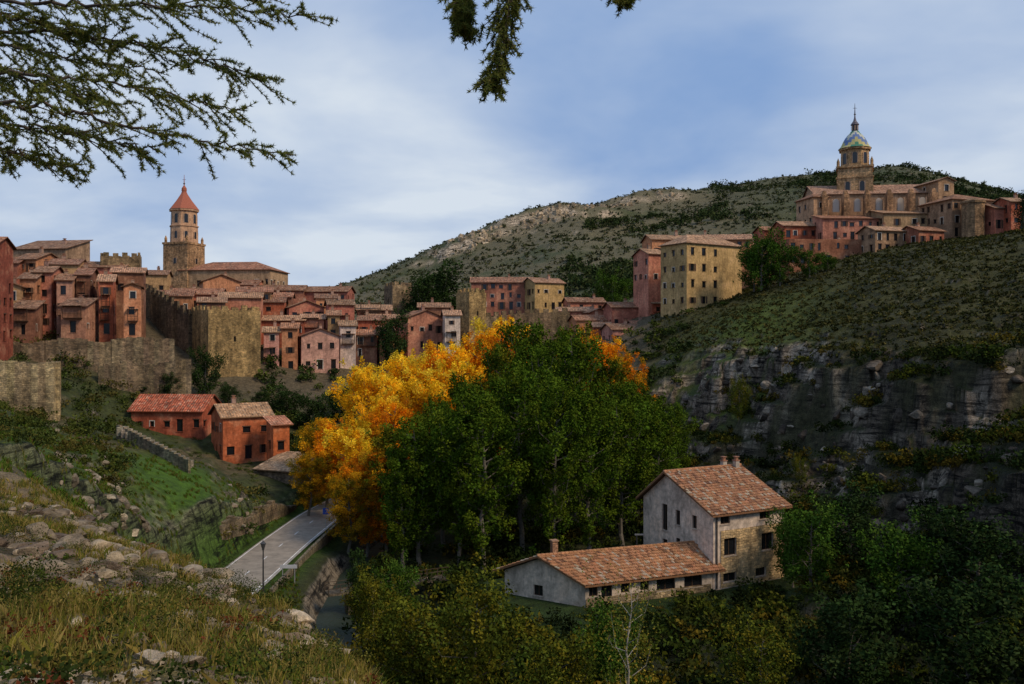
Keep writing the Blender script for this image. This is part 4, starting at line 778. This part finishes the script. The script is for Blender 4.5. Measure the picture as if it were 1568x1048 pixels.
# ------------------------------------------------------------------ pines overhead
def pine(name,trunk,limbs,seed,bark=(.08,.06,.045)):
    rs=np.random.default_rng(seed); A=Acc(); t=np.array(trunk,float); V,Fc=tube(t,np.linspace(.28,.08,len(t)),10); A.add(V,Fc,bark,1); NC=[];ND=[]
    def twig(p,dr,L_,r):
        n=max(4,int(L_/.05)); pts=[p]; dd=dr/np.linalg.norm(dr)
        for i in range(n): dd=dd+rs.normal(0,.10,3)+np.array([0,0,-.015]); dd/=np.linalg.norm(dd); pts.append(pts[-1]+dd*L_/n)
        pts=np.array(pts); V,Fc=tube(pts,np.linspace(r,r*.35,len(pts)),4); A.add(V,Fc,bark,1); return pts
    def needles(pts,start=.1):
        L_=len(pts); T=np.gradient(pts,axis=0)
        for i in range(int(L_*start),L_):
            k=15; q=pts[i]+T[i]*rs.uniform(-.2,.2,(k,1)); dn=T[i]/np.linalg.norm(T[i])*.5+rs.normal(0,.6,(k,3))+np.array([0,0,.2]); dn/=np.linalg.norm(dn,axis=1,keepdims=True); NC.append(q);ND.append(dn)
    for pts_,dens,tl,hang,start in limbs:
        pts_=np.array(pts_,float); s=np.linspace(0,1,len(pts_)); m=60; tt=np.linspace(0,1,m); P=np.stack([np.interp(tt,s,pts_[:,k]) for k in range(3)],1)
        for _ in range(12): P[1:-1]=(P[:-2]+P[2:]+2*P[1:-1])/4
        P[1:-1]+=rs.normal(0,.016,(m-2,3)); L_=np.linalg.norm(np.diff(P,axis=0),axis=1).sum(); V,Fc=tube(P,np.linspace(.026,.004,m),6); A.add(V,Fc,bark,1)
        needles(P[int(m*.7):])
        n=int(L_*dens); T=np.gradient(P,axis=0); T/=np.linalg.norm(T,axis=1,keepdims=True)
        for i in range(n):
            f=start+(1-start)*(i+rs.random())/n; k=min(m-1,int(f*(m-1))); sd=np.cross(T[k],[0,0,1]); sd/=max(1e-6,np.linalg.norm(sd)); sg=1 if i%2 else -1
            dr=T[k]*rs.uniform(.5,1.0)+sd*sg*rs.uniform(.3,1.0)+np.array([0,0,rs.uniform(-.6,.4)-hang]); l=tl*(1-.6*f)*rs.uniform(.5,1.25)
            tp=twig(P[k],dr,l,.006); needles(tp,.3)
            for j in range(2,len(tp)-1,2):
                if rs.random()<.2: continue
                d2=(tp[j+1]-tp[j]); d2/=np.linalg.norm(d2); s2=np.cross(d2,[0,0,1])*rs.choice([-1,1]); d3=d2*.8+s2*rs.uniform(.4,1)+np.array([0,0,rs.uniform(-.5,.35)-hang*.3]); st=twig(tp[j],d3,l*.35*rs.uniform(.5,1.1),.003); needles(st,.1)
    Cn=np.concatenate(NC);Dn=np.concatenate(ND); n=len(Cn); l=rs.uniform(.024,.046,(n,1)); sdv=np.cross(Dn,rs.normal(size=(n,3))); sdv/=np.linalg.norm(sdv,axis=1,keepdims=True); w=.0044
    V=np.stack([Cn-sdv*w,Cn+sdv*w,Cn+Dn*l],1).reshape(-1,3); c=np.array([(.14,.17,.035),(.20,.22,.05),(.09,.12,.03),(.24,.22,.05)])[rs.integers(0,4,n)]*rs.uniform(.7,1.3,(n,1))
    A.add(V,np.arange(n*3).reshape(n,3),np.repeat(c,3,0),0); print('needles',n); return A.mesh(name,[M_NEEDLE,M_BARK])
def q(u,v,d): return (X(u,d),d,Z(v,d))
pine('pine_tree',[(-8.8,8,-3.5),(-8.8,8,0),(-8.7,8,4),(-8.8,7.9,8),(-8.8,8,12)],[
 ([(-8.8,8,3.6),q(-250,0,8),q(100,5,8),q(300,10,7.8),q(478,22,7.5)],8,.7,.05,.3),
 ([(-8.8,8,3.2),q(-250,40,8.3),q(100,50,8.3),q(260,75,8),q(400,122,7.9)],9,.8,.05,.3),
 ([(-8.8,8,2.7),q(-250,90,7.6),q(50,115,7.5),q(200,130,7.3),q(375,170,7.2)],8,.7,.05,.3),
 ([(-8.8,8,2.3),q(-250,130,7.0),q(50,160,7.0),q(250,205,7.0),q(450,238,7.0)],8,.5,.03,.3),
 ([(-8.8,8,2.2),q(-250,150,7.8),q(0,190,7.8),q(120,205,7.6),q(240,232,7.6)],9,.6,.1,.3),
 ([(-8.8,8,4.2),q(-250,-60,8.5),q(60,-40,8.6),q(200,-10,8.6),q(420,0,8.4)],8,.7,.1,.3),
 ([(-8.8,8,3.4),q(-200,30,9),q(0,70,9),q(120,90,9),q(250,110,9)],9,.7,.1,.3),
 ([(-8.8,8,2.9),q(-250,60,8.6),q(-20,105,8.6),q(80,130,8.6),q(170,160,8.6)],10,.6,.1,.3),
 ([(-8.8,8,3.9),q(-250,-20,8.2),q(-20,20,8.2),q(80,40,8.2),q(180,66,8.2)],10,.6,.1,.3),
 ([(-8.8,8,2.0),q(-250,180,7.4),q(-60,215,7.4),q(40,235,7.4),q(120,262,7.4)],9,.5,.1,.4),
],41)
pine('pine_tree',[(3.8,-3.5,-3),(3.8,-3.5,0),(3.7,-3.4,4),(3.8,-3.5,8)],[
 ([(3.7,-3.4,3.6),(2.2,1,4.3),(.9,4.6,3.7),(.05,6.0,2.75),q(772,55,6.1),q(748,132,6.1)],9,.42,.5,.55),
 ([(3.7,-3.4,3.8),(1.6,1,4.4),(.2,4.6,3.8),(-.3,6.0,2.9),q(702,5,6.2),q(712,40,6.2)],7,.3,.4,.75),
 ([(3.7,-3.4,4.0),(2.6,1,4.6),(1.6,4.6,3.9),(1.0,6.0,3.0),q(935,-20,6.3),q(962,-4,6.3)],6,.25,.2,.7)],43)
# ------------------------------------------------------------------ world, sun, camera
w=bpy.data.worlds.new('World'); scn.world=w; w.use_nodes=True; nt=w.node_tree; bg=nt.nodes['Background']
sky=node(nt,'ShaderNodeTexSky',sky_type='NISHITA'); sky.sun_disc=False; EL=math.radians(42); AZ=math.radians(122)
sky.sun_elevation=EL; sky.sun_rotation=AZ; sky.air_density=1.2; sky.dust_density=2
tc=node(nt,'ShaderNodeTexCoord'); sp=node(nt,'ShaderNodeSeparateXYZ'); lk(nt,tc.outputs['Generated'],sp.inputs[0])
den=math_(nt,'ADD',math_(nt,'MAXIMUM',sp.outputs[2],0),.22); cb=node(nt,'ShaderNodeCombineXYZ')
lk(nt,math_(nt,'DIVIDE',sp.outputs[0],den),cb.inputs[0]); lk(nt,math_(nt,'DIVIDE',sp.outputs[1],den),cb.inputs[1])
mp=node(nt,'ShaderNodeMapping'); lk(nt,cb.outputs[0],mp.inputs[0]); mp.inputs['Location'].default_value=(3.1,1.7,0)
cn=noise(nt,mp.outputs[0],1.3,5,.52,.2)
def blob(u,v,c0,c1):
    dv=Vector(((u-784)/F,1,(524-v)/F)).normalized(); n=node(nt,'ShaderNodeVectorMath',operation='DOT_PRODUCT'); lk(nt,tc.outputs['Generated'],n.inputs[0]); n.inputs[1].default_value=dv
    m=node(nt,'ShaderNodeMapRange',interpolation_type='SMOOTHSTEP'); lk(nt,n.outputs['Value'],m.inputs[0]); m.inputs[1].default_value=c0; m.inputs[2].default_value=c1; return m.outputs[0]
f=mrange(nt,cn,.36,.70,.0,.52)
f=math_(nt,'ADD',f,math_(nt,'MULTIPLY',blob(590,340,.970,1),.66)); f=math_(nt,'ADD',f,math_(nt,'MULTIPLY',blob(1440,120,.984,1),.38)); f=math_(nt,'ADD',f,math_(nt,'MULTIPLY',blob(100,240,.97,1),.28))
f=math_(nt,'MULTIPLY',f,mrange(nt,cn,.32,.62,.68,1.15)); f=math_(nt,'MINIMUM',f,1)
cloud=mixc(nt,f,(2.5,4.0,7.0),(7.4,8.2,9.2))
lk(nt,mixc(nt,.94,sky.outputs[0],cloud),bg.inputs[0]); bg.inputs[1].default_value=.093
sl=bpy.data.lights.new('sun','SUN'); sl.energy=2.25; sl.angle=math.radians(14); sl.color=(1,.82,.61); so=bpy.data.objects.new('sun',sl); scn.collection.objects.link(so)
sd=Vector((math.sin(AZ)*math.cos(EL),math.cos(AZ)*math.cos(EL),math.sin(EL))); so.rotation_euler=sd.to_track_quat('Z','Y').to_euler()
cam=bpy.data.cameras.new('camera'); co=bpy.data.objects.new('camera',cam); scn.collection.objects.link(co); co.location=(0,0,0); co.rotation_euler=(math.radians(90),0,0)
cam.sensor_width=36; cam.lens=36*F/1568; cam.clip_end=6000; cam.clip_start=.05; scn.camera=co
scn.view_settings.view_transform='Standard'; scn.view_settings.look='None'; scn.view_settings.exposure=0
